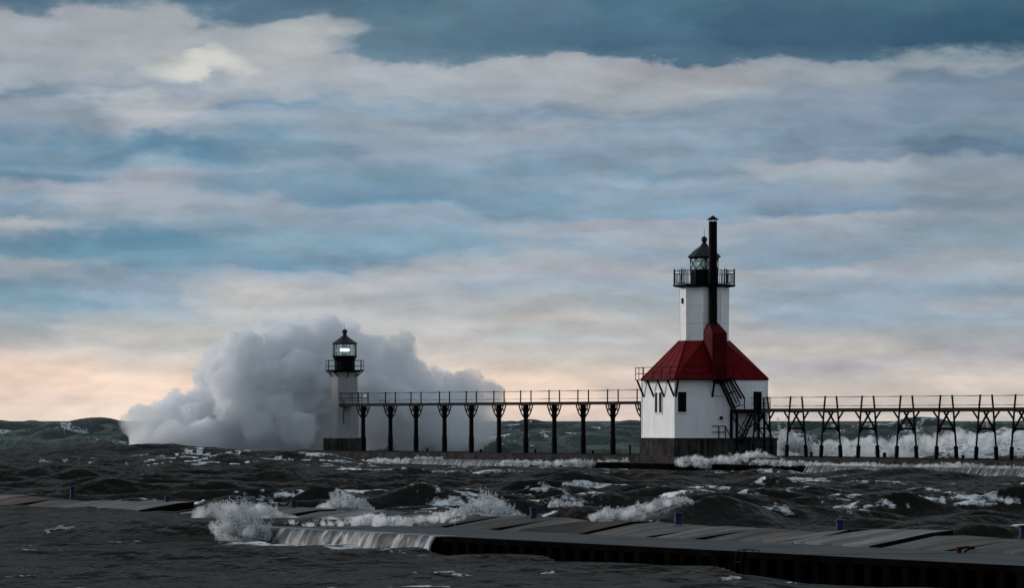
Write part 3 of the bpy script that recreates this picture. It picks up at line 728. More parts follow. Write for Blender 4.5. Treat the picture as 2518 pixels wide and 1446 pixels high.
def big_light():
    TH = R(18)
    root = empty('lighthouse', (14.5, 392.6, 0.5), TH)
    tag(root, 'large white lighthouse with red hipped roof, octagonal tower and tall black chimney', 'lighthouse')
    H = 3.68
    Z = lambda z: z - 0.5
    zp, ze = Z(1.87), Z(6.31)
    pl = MB(); pl.box((-H - 0.10, -H - 0.10, -1.5), (H + 0.75, H + 0.10, zp)); plinth = pl.build('plinth', M['conc'], root)
    b = MB(); b.box((-H - 0.16, -H - 0.16, zp - 0.12), (H + 0.80, H + 0.16, zp + 0.002)); b.build('ledge', M['conc'], plinth)
    xd = -H + 2.1
    d = MB(); d.box((xd - 0.2, -H - 0.13, 0.22), (xd + 0.2, -H - 0.105, 1.22)); dr = d.build('hatch', M['conc'], plinth)
    f = MB()
    f.box((xd - 0.29, -H - 0.16, 0.15), (xd - 0.21, -H - 0.10, 1.30)); f.box((xd + 0.21, -H - 0.16, 0.15), (xd + 0.29, -H - 0.10, 1.30)); f.box((xd - 0.29, -H - 0.163, 1.302), (xd + 0.29, -H - 0.10, 1.36))
    f.build('hatch_frame', M['slab3'], plinth)
    # walls: riveted plate shell with openings drawn as separate recessed windows
    w = MB(); w.box((-H, -H, zp), (H, H, ze)); wall = w.build('wall', M['white'], root)
    s = MB()
    for (x, y) in ((-H, -H), (H, -H), (-H, H), (H, H)): s.box((x - 0.05, y - 0.05, zp + 0.003), (x + 0.05, y + 0.05, ze - 0.003))
    s.box((-H - 0.03, -H - 0.03, zp + 0.003), (H + 0.03, H + 0.03, zp + 0.16))
    s.build('corner_trim', M['white'], wall)
    def window(x, zc, wd, ht, mull=False, left=False, nm='window'):
        o = MB(); g = MB()
        fw = 0.07
        def bx(mb, a0, a1, z0, z1, dp, d0=0.0):
            if left: mb.box((-H - dp, a0, z0), (-H - d0 + 0.002, a1, z1))
            else: mb.box((a0, -H - dp, z0), (a1, -H - d0 + 0.002, z1))
        z0, z1 = zc - ht/2, zc + ht/2
        bx(g, x - wd/2, x + wd/2, z0, z1, 0.012)
        p = g.build(nm, M['darkglass'], root)
        bx(o, x - wd/2 - fw, x - wd/2, z0 - fw, z1 + fw, 0.06); bx(o, x + wd/2, x + wd/2 + fw, z0 - fw, z1 + fw, 0.06)
        bx(o, x - wd/2, x + wd/2, z1, z1 + fw, 0.06); bx(o, x - wd/2 - 0.06, x + wd/2 + 0.06, z0 - fw, z0 - 0.002, 0.10)
        if mull: bx(o, x - 0.17, x + 0.17, z0, z1, 0.07)
        o.build(nm + '_frame', M['white'], p)
    window(-H + 0.56, Z(4.56), 0.68, 1.50)
    window(-0.15, Z(4.53), 1.55, 1.50, mull=True, left=True)
    d = MB(); d.box((2.55, -H - 0.03, Z(3.95)), (3.22, -H + 0.002, Z(5.35))); door = d.build('door', M['black'], root)
    f = MB(); f.box((2.47, -H - 0.05, Z(3.95)), (2.548, -H, Z(5.42))); f.box((3.222, -H - 0.05, Z(3.95)), (3.30, -H, Z(5.42))); f.box((2.55, -H - 0.05, Z(5.352)), (3.22, -H, Z(5.42))); f.build('door_frame', M['white'], door)
    MB().lathe([(0.02, 0), (0.12, 0.05), (0.13, 0.2), (0.05, 0.26)], 10, (-0.05, -H - 0.14)).build('wall_lamp', M['black'], root).location.z = Z(3.25)
    MB().bar((-0.75, -H - 0.03, Z(5.02)), (0.15, -H - 0.03, Z(5.02)), 0.03).build('conduit', M['black'], root)
    # roof: square eaves to octagon
    E = H + 0.06; zt = Z(9.2)
    r8 = 1.88
    top = octo(r8, zt)
    sq = [(E, E, ze), (-E, E, ze), (-E, -E, ze), (E, -E, ze)]          # corners at 45,135,225,315 deg
    vs = sq + top
    T0 = 4
    fs = []
    # octagon vertices at 22.5+45k ; pairs (7,0) face +x ; (0,1) corner 45 ; (1,2) +y ; (2,3) corner 135 ; (3,4) -x ; (4,5) corner 225 ; (5,6) -y ; (6,7) corner 315
    fs += [(3, 0, T0+0, T0+7), (0, T0+1, T0+0), (0, 1, T0+2, T0+1), (1, T0+3, T0+2), (1, 2, T0+4, T0+3), (2, T0+5, T0+4), (2, 3, T0+6, T0+5), (3, T0+7, T0+6)]
    rf = MB(); rf.add(vs, fs); roof = rf.build('roof', M['red'], root)
    ev = MB(); ev.box((-E - 0.03, -E - 0.03, ze - 0.10), (E + 0.03, E + 0.03, ze - 0.004)); ev.build('eaves', M['redstack'], roof)
    sm_ = MB()
    for a, bs in ((2, (4, 5)), (3, (6, 7)), (1, (2, 3)), (0, (0, 1))):
        for q in bs:
            sm_.bar(Vector(sq[a]) + Vector((0, 0, 0.01)), Vector(top[q]) + Vector((0, 0, 0.01)), 0.07)
    for u_ in (0.25, 0.5, 0.75):
        for (c0, c1, o0, o1) in ((2, 3, 5, 6), (1, 2, 3, 4)):
            p = Vector(sq[c0]).lerp(Vector(sq[c1]), u_); q = Vector(top[o0]).lerp(Vector(top[o1]), u_)
            sm_.bar(p + Vector((0, 0, 0.012)), q + Vector((0, 0, 0.012)), 0.03)
    sm_.build('roof_seam', M['red'], roof)
    # octagonal tower
    zg = Z(13.22)
    t = MB(); t.add(octo(1.80, zt - 0.6) + octo(1.86, zg), [tuple((k, (k+1) % 8, 8 + (k+1) % 8, 8 + k)) for k in range(8)] + [tuple(range(8, 16))])
    tower = t.build('tower', M['white'], root)
    s = MB()
    for k in range(8):
        a = math.pi/8 + math.pi/4*k
        s.bar((1.80*math.cos(a), 1.80*math.sin(a), zt - 0.5), (1.86*math.cos(a), 1.86*math.sin(a), zg - 0.1), 0.05)
    for z, r_ in ((zt + 1.35, 1.845), (zt + 2.7, 1.86)):
        p = octo(r_, z)
        for a, b_ in zip(p, p[1:] + p[:1]): s.bar(a, b_, 0.025)
    s.build('tower_seam', M['white'], tower)
    # little tower window and downpipe on the left facets
    a = math.pi + 0.0
    wv = MB(); wv.box((-1.80, -0.10, Z(12.0)), (-1.735, 0.14, Z(12.42))); wv.build('tower_window', M['darkglass'], tower)
    MB().bar((-1.78, -0.95, zt), (-1.80, -0.95, zg - 0.2), 0.05, n=6).build('downpipe', M['white'], tower)
    # gallery
    g = MB(); g.lathe([(1.75, zg - 0.02), (2.28, zg + 0.06), (2.38, zg + 0.10), (2.38, zg + 0.22)], 16, ph=math.pi/16)
    gal = g.build('gallery', M['black'], root)
    rl = MB(); zr = zg + 0.22
    ring_rail(rl, 2.28, (zr + 0.12, zr + 0.82, zr + 1.06), 8, math.pi/8, 0.045)
    ring_posts(rl, 2.28, zr - 0.1, zr + 1.22, 8, math.pi/8, 0.085)
    ring_posts(rl, 2.28, zr + 0.1, zr + 0.84, 8, math.pi/8, 0.026, sub=9)
    for k in range(8):
        a_ = math.pi/8 + math.pi/4*k
        for d_ in (-0.16, 0.16):
            rl.bar((2.28*math.cos(a_ + d_*0.9) , 2.28*math.sin(a_ + d_*0.9), zr), (2.24*math.cos(a_ + d_*0.9), 2.24*math.sin(a_ + d_*0.9), zr + 1.12), 0.05, n=5)
    rl.build('railing', M['black'], gal)
    # lantern
    z0, z1, z2, z3 = zg + 0.2, Z(14.58), Z(15.42), Z(16.45)
    ln = MB(); ln.lathe([(1.10, z0), (1.10, z1 - 0.05), (1.18, z1 - 0.03), (1.18, z1)], 10); lan = ln.build('lantern', M['black'], root)
    gs = MB(); gs.lathe([(1.08, z1 + 0.005), (1.08, z2)], 10, cap=False); gs.build('glazing', M['glass'], lan)
    ab = MB(); n = 10
    for k in range(n):
        a0, a1 = 2*math.pi*k/n, 2*math.pi*(k+1)/n
        am = (a0 + a1)/2
        for (p, q) in ((a0, a1), (a1, a0)):
            ab.bar((1.10*math.cos(p), 1.10*math.sin(p), z1), (1.10*math.cos(q), 1.10*math.sin(q), z2), 0.055, n=5)
        ab.bar((1.10*math.cos(a0), 1.10*math.sin(a0), z1), (1.10*math.cos(a0), 1.10*math.sin(a0), z2), 0.03, n=5)
    ab.build('astragal', M['black'], lan)
    le = MB(); le.lathe([(0.20, z1 - 0.2), (0.44, z1 + 0.1), (0.52, z1 + 0.38), (0.44, z1 + 0.64), (0.2, z2 - 0.02)], 16); le.build('lens', M['lens'], lan, smooth=True)
    rf = MB(); rf.lathe([(1.12, z2 - 0.02), (1.28, z2 + 0.10), (1.32, z2 + 0.12), (1.26, z2 + 0.2), (0.78, z2 + 0.62), (0.34, z3 - 0.10), (0.24, z3 + 0.06), (0.15, z3 + 0.16), (0.15, z3 + 0.22), (0.23, z3 + 0.30), (0.24, z3 + 0.48), (0.14, z3 + 0.60), (0.03, z3 + 0.66), (0.022, z3 + 0.7)], 10)
    rf.build('lantern_roof', M['roofblk'], lan)
    MB().bar((0, 0, z3 + 0.6), (0, 0, z3 + 1.22), 0.032, n=6).build('lightning_rod', M['black'], lan)
    # chimney stack on the front (pier end) slope
    cx = -0.13; yf = -H - 0.02; yb = -1.3
    zs = Z(9.75); zk = Z(10.43)
    st = MB(); st.box((cx - 0.58, yf, ze + 0.004), (cx + 0.58, yb, zs))
    hw = 0.36
    base = [(cx - 0.58, yf, zs), (cx + 0.58, yf, zs), (cx + 0.58, yb, zs), (cx - 0.58, yb, zs)]
    cyc = -2.1; px_ = cx + 0.05
    cap_ = [(px_ - hw, cyc - hw, zk), (px_ + hw, cyc - hw, zk), (px_ + hw, cyc + hw, zk), (px_ - hw, cyc + hw, zk)]
    st.add(base + cap_, [(0,1,5,4), (1,2,6,5), (2,3,7,6), (3,0,4,7), (4,5,6,7)])
    stack = st.build('chimney', M['redstack'], root)
    pp = MB(); pp.lathe([(0.42, zk - 0.04), (0.42, zk + 0.06), (0.33, zk + 0.10), (0.315, Z(18.0)), (0.315, Z(18.15))], 16, (px_, cyc)); pp.build('flue_pipe', M['black'], stack)
    cp = MB(); cp.lathe([(0.46, Z(18.26)), (0.44, Z(18.30)), (0.05, Z(18.56)), (0.02, Z(18.6))], 16, (px_, cyc)); cp.build('chimney_cap', M['black'], stack)
    tb = MB()
    for k in range(4):
        a_ = math.pi/4 + math.pi/2*k; tb.bar((px_ + 0.27*math.cos(a_), cyc + 0.27*math.sin(a_), Z(18.1)), (px_ + 0.30*math.cos(a_), cyc + 0.30*math.sin(a_), Z(18.3)), 0.035)
    tb.build('cap_stay', M['black'], stack)
    cb = MB(); cb.box((cx - 0.56, -H - 0.42, ze - 0.26), (cx + 0.50, -H - 0.022, ze - 0.095)); cb.box((cx - 0.34, -H - 0.34, ze - 0.36), (cx + 0.30, -H - 0.004, ze - 0.262)); cb.build('flue_box', M['black'], stack)
    # balcony round two sides at eaves level
    B = H + 0.62; zb = ze - 0.02
    bd = MB(); bd.box((-B, -B, zb - 0.07), (0.82, -H - 0.05, zb - 0.01)); bd.box((-B, -H - 0.048, zb - 0.07), (-H - 0.05, H - 0.2, zb - 0.01))
    bal = bd.build('balcony', M['black'], root)
    rl = MB()
    xe = 0.82
    xs = [-B + 0.03, -B + 1.25, -B + 2.5, -B + 3.75, xe - 0.04]
    for x in xs: rl.bar((x, -B + 0.03, zb), (x, -B + 0.03, zb + 0.92), 0.06, n=5)
    for z in (0.90, 0.44): rl.bar((-B + 0.03, -B + 0.03, zb + z), (xe, -B + 0.03, zb + z), 0.05, n=5)
    for y in (-B + 1.9, -B + 3.8, -B + 5.9, H - 0.2): rl.bar((-B + 0.03, y, zb), (-B + 0.03, y, zb + 0.92), 0.06, n=5)
    for z in (0.90, 0.44): rl.bar((-B + 0.03, -B + 0.03, zb + z), (-B + 0.03, H - 0.2, zb + z), 0.05, n=5)
    for x in (-B + 0.3, -H): rl.bar((x, H - 0.2, zb), (x, H - 0.2, zb + 0.92), 0.06, n=5)
    for z in (0.90, 0.44): rl.bar((-B + 0.03, H - 0.2, zb + z), (-H, H - 0.2, zb + z), 0.05, n=5)
    rl.build('railing', M['black'], bal)
    for x in (-H + 0.06, -0.72):
        MB().path([(x, -B + 0.05, zb - 0.06), (x, -H - 0.03, zb - 1.32)], 0.12).build('bracket', M['black'], bal)
    for y in (-H + 0.06, -H + 2.3, -H + 4.6, H - 0.5):
        MB().path([(-B + 0.05, y, zb - 0.06), (-H - 0.03, y, zb - 1.32)], 0.12).build('bracket', M['black'], bal)
    # stair from balcony down to the catwalk landing
    zl = Z(4.05)
    ys0, ys1 = -H - 0.75, -H - 0.12
    sx0, sx1 = -0.25, 0.82
    stt = None
    sg = MB()
    for y in (ys0, ys1):
        sg.bar((sx0, y, zb), (sx1, y, zl), 0.26, 0.10)
    for y in (ys0, ys1):
        sg.bar((sx0 + 0.85, y, zb + 0.10), (sx1 + 0.75, y, zl + 0.78), 0.11); sg.bar((sx0 + 0.50, y, zb + 0.05), (sx1 + 0.38, y, zl + 0.40), 0.075)
        for q in (0.12, 0.5, 0.95):
            p = Vector((sx0, y, zb)).lerp(Vector((sx1, y, zl)), q); sg.bar(p, p + Vector((0.74, 0, 0.22)), 0.045)
    for z in (0.0,): sg.bar((sx1 + 0.75, ys0, zl), (sx1 + 0.75, ys0, zl + 0.80), 0.07)
    stair = sg.build('staircase', M['black'], root)
    tr = MB()
    for k in range(1, 10):
        p = Vector((sx0, 0, zb)).lerp(Vector((sx1, 0, zl)), k/10); tr.box((p.x - 0.08, ys0, p.z - 0.02), (p.x + 0.10, ys1, p.z + 0.015))
    tr.build('tread', M['black'], stair)
    # landing in front of the door, on posts
    lx0, lx1, ly0, ly1 = 0.68, 3.45, -H - 1.35, -H - 0.06
    ld = MB(); ld.box((lx0, ly0, zl - 0.30), (lx1, ly1, zl - 0.02))
    land = ld.build('landing', M['black'], root)
    ps = MB()
    for x in (lx0 + 0.08, 2.95):
        for y in (ly0 + 0.06, ly1 - 0.06): ps.bar((x, y, zp if y > -H - 0.3 else 0.0), (x, y, zl - 0.28), 0.17 if x < 2 else 0.14)
    ps.bar((lx0 + 0.2, ly0 + 0.06, zp + 0.0), (2.95, ly0 + 0.06, zl - 0.35), 0.07); ps.bar((2.95, ly0 + 0.06, zp + 0.0), (lx0 + 1.2, ly0 + 0.06, zl - 0.35), 0.07)
    ps.bar((lx0 + 0.08, ly1 - 0.06, zl - 0.5), (2.0, ly1 - 0.06, zp + 0.2), 0.06); ps.bar((lx0, ly0 + 0.06, zp + 0.05), (3.7, ly0 + 0.06, zp + 0.05), 0.07)
    ps.build('landing_frame', M['black'], land)
    rl = MB()
    for x in (2.3, 2.85, lx1 - 0.04):
        rl.bar((x, ly0 + 0.04, zl), (x, ly0 + 0.04, zl + 0.82), 0.055)
    for z in (0.80, 0.42): rl.bar((1.9, ly0 + 0.04, zl + z), (lx1 - 0.04, ly0 + 0.04, zl + z), 0.05); rl.bar((lx1 - 0.04, ly0 + 0.04, zl + z), (lx1 - 0.04, ly1, zl + z), 0.05)
    rl.bar((lx1 - 0.04, ly1, zl), (lx1 - 0.04, ly1, zl + 0.82), 0.055)
    rl.build('railing', M['black'], land)
    # lower ladder stair under the landing
    lo = MB()
    for y in (ly0 + 0.25, ly0 + 0.85):
        lo.bar((2.35, y, zl - 0.2), (1.25, y, 0.9), 0.16, 0.08)
        lo.bar((2.05, y, zl - 0.25), (1.05, y, 1.5), 0.06)
        for q in (0.2, 0.5, 0.8):
            p = Vector((2.35, y, zl - 0.2)).lerp(Vector((1.25, y, 0.9)), q); lo.bar(p, p + Vector((-0.25, 0, 0.45)), 0.04)
    for k in range(1, 9):
        p = Vector((2.35, 0, zl - 0.2)).lerp(Vector((1.25, 0, 0.9)), k/9); lo.box((p.x - 0.12, ly0 + 0.25, p.z - 0.02), (p.x + 0.10, ly0 + 0.85, p.z + 0.02))
    lo.build('lower_stair', M['black'], root)
    # short railing standing on the plinth ledge in front of the wall
    sr = MB(); yy = -H - 0.10
    for x in (-0.22, 0.30): sr.bar((x, yy, zp), (x, yy, zp + 0.92), 0.06)
    for z in (0.90, 0.45): sr.bar((-0.75, yy, zp + z), (0.30, yy, zp + z), 0.05)
    sr.bar((0.30, yy, zp + 0.85), (0.75, yy, zp + 0.02), 0.05)
    sr.build('ledge_railing', M['black'], root)
big_light()

# ------------------------------------------------------------------ outer (small) lighthouse
def small_light():
    root = empty('lighthouse', (-14.80, 460.5, 0.5))
    tag(root, 'small round white lighthouse with lit black lantern standing in the exploding spray', 'lighthouse')
    Z = lambda z: z - 0.5
    p = MB(); p.box((-1.45, -1.45, -1.4), (1.45, 1.45, Z(1.62)), Matrix.Rotation(R(24), 4, 'Z')); p.build('plinth', M['conc'], root)
    t = MB(); t.lathe([(1.36, Z(1.62)), (1.36, Z(1.72)), (1.27, Z(1.74)), (1.12, Z(7.2)), (1.12, Z(7.5))], 12); tw = t.build('tower', M['shadedwhite'], root)
    MB().path([(-0.05, -1.20, Z(5.0)), (0.02, -1.22, Z(4.4)), (-0.12, -1.27, Z(3.6)), (-0.02, -1.3, Z(2.9))], 0.06).build('hanging_pipe', M['black'], tw)
    g = MB(); g.lathe([(1.0, Z(7.42)), (1.62, Z(7.55)), (1.72, Z(7.58)), (1.72, Z(7.66))], 20); gal = g.build('gallery', M['black'], root)
    for k in range(8):
        a = 2*math.pi*k/8 + 0.25
        MB().path([(1.65*math.cos(a), 1.65*math.sin(a), Z(7.55)), (1.04*math.cos(a), 1.04*math.sin(a), Z(7.0))], 0.08).build('bracket', M['black'], gal)
    rl = MB(); ring_rail(rl, 1.66, (Z(8.0), Z(8.5)), 12, 0, 0.045); ring_posts(rl, 1.66, Z(7.6), Z(8.55), 12, 0, 0.055); rl.build('railing', M['black'], gal)
    z1, z2, z3 = Z(8.93), Z(9.97), Z(10.68)
    ln = MB(); ln.lathe([(0.86, Z(7.66)), (0.86, Z(8.45)), (1.06, z1 - 0.12), (1.08, z1)], 10); lan = ln.build('lantern', M['black'], root)
    gs = MB(); gs.lathe([(1.02, z1 + 0.005), (1.02, z2)], 10, cap=False); gs.build('glazing', M['glass'], lan)
    ab = MB()
    ring_posts(ab, 1.04, z1, z2, 10, 0.17, 0.06)
    ring_posts(ab, 1.04, z1, z2, 10, 0.17, 0.014, sub=4)
    ring_rail(ab, 1.04, (z2 - 0.02,), 10, 0.17, 0.06)
    ab.build('astragal', M['black'], lan)
    rf = MB(); rf.lathe([(1.08, z2), (1.15, z2 + 0.03), (1.13, z2 + 0.08), (0.55, z3 - 0.25), (0.22, z3), (0.18, z3 + 0.06), (0.16, z3 + 0.2), (0.23, z3 + 0.28), (0.23, z3 + 0.46), (0.15, z3 + 0.56), (0.03, z3 + 0.6)], 10); rf.build('lantern_roof', M['roofblk'], lan)
    MB().bar((0, 0, z3 + 0.5), (-0.06, 0, z3 + 1.2), 0.03, n=6).build('lightning_rod', M['black'], lan)
    le = MB(); le.lathe([(0.2, z1), (0.30, z1 + 0.2), (0.34, z1 + 0.45), (0.3, z1 + 0.75), (0.15, z2 - 0.05)], 14); lens = le.build('lens', M['lens'], lan, smooth=True)
    lp = MB(); lp.lathe([(0.30, z1 + 0.36), (0.42, z1 + 0.42), (0.42, z1 + 0.58), (0.30, z1 + 0.64)], 14); lp.build('lamp', M['lamp'], lens)
small_light()

# ------------------------------------------------------------------ spray
def volume_mat(name, dens, col_, nscale, lo, hi, aniso=0.2, xfade=None, dmin=0.05):
    m, T, b = new_mat(name); T.t.nodes.remove(b)
    geo = T.n('ShaderNodeNewGeometry').outputs['Position']
    pv = T.n('ShaderNodeVolumePrincipled')
    pv.inputs['Color'].default_value = (*col_, 1); pv.inputs['Anisotropy'].default_value = aniso
    n1 = T.noise(geo, nscale, 5, 0.6)
    if dmin > 0.08: n1 = T.m('ADD', T.m('MULTIPLY', n1, 0.6), T.m('MULTIPLY', T.noise(geo, nscale*0.38, 3, 0.5), 0.42))
    d = T.m('MULTIPLY', T.mr(n1, lo, hi, dmin, 1.0), dens)
    if xfade: d = T.m('MULTIPLY', d, T.mr(T.sep(geo)[0], *xfade))
    T.put(pv.inputs['Density'], d)
    T.put(T.t.nodes['Material Output'].inputs['Volume'], pv.outputs[0])
    return m

def hull_from_balls(name, balls, voxel, m, disp=((1.2, 1.0),), seed=1):
    bm = bmesh.new()
    for (x, y, z, rx, ry, rz) in balls:
        mtx = Matrix.Translation((x, y, z)) @ Matrix.Diagonal((rx, ry, rz, 1))
        bmesh.ops.create_icosphere(bm, subdivisions=3, radius=1.0, matrix=mtx)
    me = bpy.data.meshes.new(name + '_seed'); bm.to_mesh(me); bm.free()
    o = bpy.data.objects.new(name, me); C.objects.link(o)
    rm = o.modifiers.new('remesh', 'REMESH'); rm.mode = 'VOXEL'; rm.voxel_size = voxel
    for i, (sz, st) in enumerate(disp):
        tx = bpy.data.textures.new(name + '_lumps%d' % i, 'CLOUDS'); tx.noise_scale = sz; tx.noise_depth = 3
        dm = o.modifiers.new('lumps%d' % i, 'DISPLACE'); dm.texture = tx; dm.strength = st; dm.mid_level = 0.5; dm.texture_coords = 'GLOBAL'
    dg = bpy.context.evaluated_depsgraph_get()
    me2 = bpy.data.meshes.new_from_object(o.evaluated_get(dg))
    o.modifiers.clear(); o.data = me2; me2.name = name; bpy.data.meshes.remove(me)
    me2.materials.clear(); me2.materials.append(m)
    return o

def P(px, py, y): return ((px - CX) / FPX * y, y, zat(py, y))
def ball(px, py, r, y, ry=None, sx=1.0, sz=1.0):
    x, y_, z = P(px, py, y); rad = r / FPX * y
    return (x, y_, z, rad*sx, (ry or rad*0.9), rad*sz)
def big_splash():
    Y = 468
    B = [ball(350, 1040, 48, Y), ball(400, 1060, 75, Y), ball(440, 1010, 48, Y), ball(520, 1040, 100, Y), ball(515, 950, 45, Y), ball(545, 900, 62, Y), ball(600, 870, 58, Y),
         ball(620, 960, 120, Y), ball(650, 830, 45, Y), ball(710, 880, 95, Y), ball(765, 835, 62, Y), ball(800, 830, 55, Y), ball(760, 950, 130, Y), ball(720, 1040, 110, Y), ball(850, 850, 55, Y+2),
         ball(900, 880, 58, Y+1), ball(935, 930, 80, Y+1), ball(985, 862, 44, Y), ball(995, 930, 62, Y), ball(900, 1010, 100, Y+3), ball(1010, 1020, 92, Y), ball(1075, 965, 62, Y), ball(1140, 965, 55, Y),
         ball(1195, 978, 42, Y-1), ball(1120, 1045, 80, Y), ball(1190, 1040, 48, Y), ball(1215, 985, 26, Y), ball(370, 1105, 60, Y), ball(560, 1100, 100, Y), ball(690, 1110, 90, Y)]
    lump = random.Random(5)
    B = [(x, y + lump.uniform(-1.5, 1.5) if ry < 4 else y, z, rx, ry, rz) for (x, y, z, rx, ry, rz) in B]
    for px, py, r, dy in ((420, 1075, 46, 464), (500, 1080, 52, 463.5), (585, 1020, 50, 463.6), (640, 1050, 44, 463), (690, 1000, 40, 463), (560, 940, 42, 464), (660, 910, 46, 463.6), (735, 905, 44, 463.5), (740, 1060, 46, 462.6), (940, 960, 40, 463.6), (1000, 1000, 44, 463.6), (1085, 1010, 40, 464.5), (700, 840, 40, 465), (610, 850, 36, 465), (470, 1010, 36, 465)):
        B.append(ball(px, py, r, dy + 0.9))
    m = volume_mat('spray_cloud', 1.9, (0.977, 0.985, 0.998), 0.50, 0.43, 0.60, 0.1, (-12.5, -1.0, 1.0, 0.62), 0.33)
    o = hull_from_balls('wave_splash', B, 0.36, m, ((2.6, 2.0), (1.0, 1.3), (0.4, 0.6)))
    tag(o, 'huge grey-white cloud of wave spray bursting around the small lighthouse', 'splash')
    rng = np.random.default_rng(77)                     # torn fringe of drops flung outwards and up
    nv = len(o.data.vertices); co = np.zeros(nv*3, np.float32); no = np.zeros(nv*3, np.float32)
    o.data.vertices.foreach_get('co', co); o.data.vertices.foreach_get('normal', no); co = co.reshape(-1, 3); no = no.reshape(-1, 3)
    ok = np.where((np.abs(no[:, 1]) < 0.28) & (no[:, 2] > -0.2) & (co[:, 2] > 1.0))[0]
    seeds = rng.choice(ok, 900)
    P0, N_ = co[seeds], no[seeds]
    D = N_*0.8 + np.array([0.15, 0, 0.55]) + rng.normal(0, 0.35, (900, 3)); D[:, 1] *= 0.3
    D /= np.linalg.norm(D, axis=1)[:, None]
    Ln = rng.exponential(0.75, 900) + 0.25
    k = rng.integers(0, 900, 9000); q = rng.beta(1.0, 1.8, 9000)
    pts = P0[k] - 0.25*N_[k] + D[k]*(q*Ln[k])[:, None] + rng.normal(0, 1, (9000, 3))*(0.06 + 0.22*q*Ln[k])[:, None]
    pts[:, 2] -= 0.35*(q*Ln[k])**2
    sz = rng.uniform(0.010, 0.026, 9000)*(1.1 - 0.6*q)
    dv, df = tris_cloud('d', pts, sz, m)
    mesh_np('droplets', dv, df, M['drops'], o)
    return o

def tris_cloud(name, pts, sizes, m, parent=None, stretch=None):
    """one mesh of small octahedral drops"""
    pts = np.asarray(pts); sizes = np.asarray(sizes)
    base = np.array([(1,0,0),(-1,0,0),(0,1,0),(0,-1,0),(0,0,1),(0,0,-1)], float)
    F = np.array([(0,2,4),(2,1,4),(1,3,4),(3,0,4),(2,0,5),(1,2,5),(3,1,5),(0,3,5)])
    sc = np.ones((len(pts), 3)) if stretch is None else stretch
    v = (pts[:, None, :] + base[None]*sizes[:, None, None]*sc[:, None, :]).reshape(-1, 3).astype(np.float32)
    f = (F[None] + (np.arange(len(pts))*6)[:, None, None]).reshape(-1, 3).astype(np.int32)
    return v, f
def mesh_np(name, v, f, m, parent=None, smooth=False):
    me = bpy.data.meshes.new(name)
    me.vertices.add(len(v)); me.vertices.foreach_set('co', np.asarray(v, np.float32).ravel())
    k = f.shape[1]
    me.loops.add(f.size); me.loops.foreach_set('vertex_index', f.astype(np.int32).ravel())
    me.polygons.add(len(f)); me.polygons.foreach_set('loop_start', np.arange(0, f.size, k, dtype=np.int32)); me.polygons.foreach_set('loop_total', np.full(len(f), k, dtype=np.int32))
    me.update(calc_edges=True); me.validate()
    if smooth: me.shade_smooth()
    me.materials.append(m)
    o = bpy.data.objects.new(name, me); C.objects.link(o)
    if parent: o.parent = parent
    return o

big_splash()

def splash(label, outline, Y, depth, dens, drops, dsize, seed, jet=0.35, tilt=0.0, nscale=4.0):
    """a body of white water whose crest follows OUTLINE [(px, top, base)] at distance Y, with drops thrown up from it"""
    rng = np.random.default_rng(seed)
    o_ = np.array(outline, float)
    x = (o_[:, 0] - CX)/FPX*Y; top = EYE - (o_[:, 1] - HY)*Y/FPX; base = EYE - (o_[:, 2] - HY)*Y/FPX
    W_ = x[-1] - x[0]; xm = (x[0] + x[-1])/2
    hmax = float((top - base).max())
    step = max(hmax*0.22, W_/70); balls = []
    q = x[0]
    while q <= x[-1]:
        tt, bb = float(np.interp(q, x, top)), float(np.interp(q, x, base))
        h = max(tt - bb, 0.03)*(1 - 0.55*jet)
        yc = Y + tilt*(q - xm)
        for k in range(3):
            f = (0.12, 0.45, 0.74)[k]; r = h*(0.34, 0.34, 0.27)[k]*rng.uniform(0.8, 1.15)
            r = max(r, hmax*0.06)
            balls.append((q + rng.normal(0, step*0.4), yc + rng.normal(0, depth*0.35), bb + h*f, max(r, step*0.7)*rng.uniform(0.8, 1.5), depth*rng.uniform(0.25, 0.6)*(1 - 0.3*f), r*rng.uniform(0.7, 1.2)))
        q += step
    m = volume_mat('spray_body', dens, (0.965, 0.972, 0.985), nscale, 0.40, 0.66, 0.0, None, 0.0)
    o = hull_from_balls('wave_splash', balls, max(hmax*0.04, W_/280), m, ((hmax*0.6, hmax*0.7), (hmax*0.2, hmax*0.34), (hmax*0.08, hmax*0.16)))
    tag(o, label, 'splash')
    # drops thrown up in narrow jets
    nj = max(14, int(drops/110))
    ju = rng.uniform(0, 1, nj); jw = rng.uniform(0.3, 1.1, nj); lean = rng.normal(0, 0.22, nj)
    j = rng.integers(0, nj, drops)
    s = rng.beta(1.1, 1.7, drops)
    uu = np.clip(ju[j] + rng.normal(0, 0.006 + 0.012*s, drops)*min(1.0, 4*hmax/W_), 0, 1)
    qx = x[0] + uu*W_
    tt = np.interp(qx, x, top); bb = np.interp(qx, x, base)
    zz = bb + (tt - bb)*(0.25 + 0.95*s*jw[j]) + rng.normal(0, 0.02, drops)
    xx = qx + lean[j]*(zz - bb)
    yy = Y + rng.normal(0, 0.28, drops)*depth + tilt*(qx - xm)
    sz = dsize*rng.uniform(0.35, 1.2, drops)*(1.15 - 0.6*s)
    st = np.ones((drops, 3)); st[:, 2] = rng.uniform(1.0, 2.8, drops)
    dv, df = tris_cloud('d', np.stack([xx, yy, zz], -1), sz, m, stretch=st)
    mesh_np('droplets', dv, df, M['foam'], o)
    return o

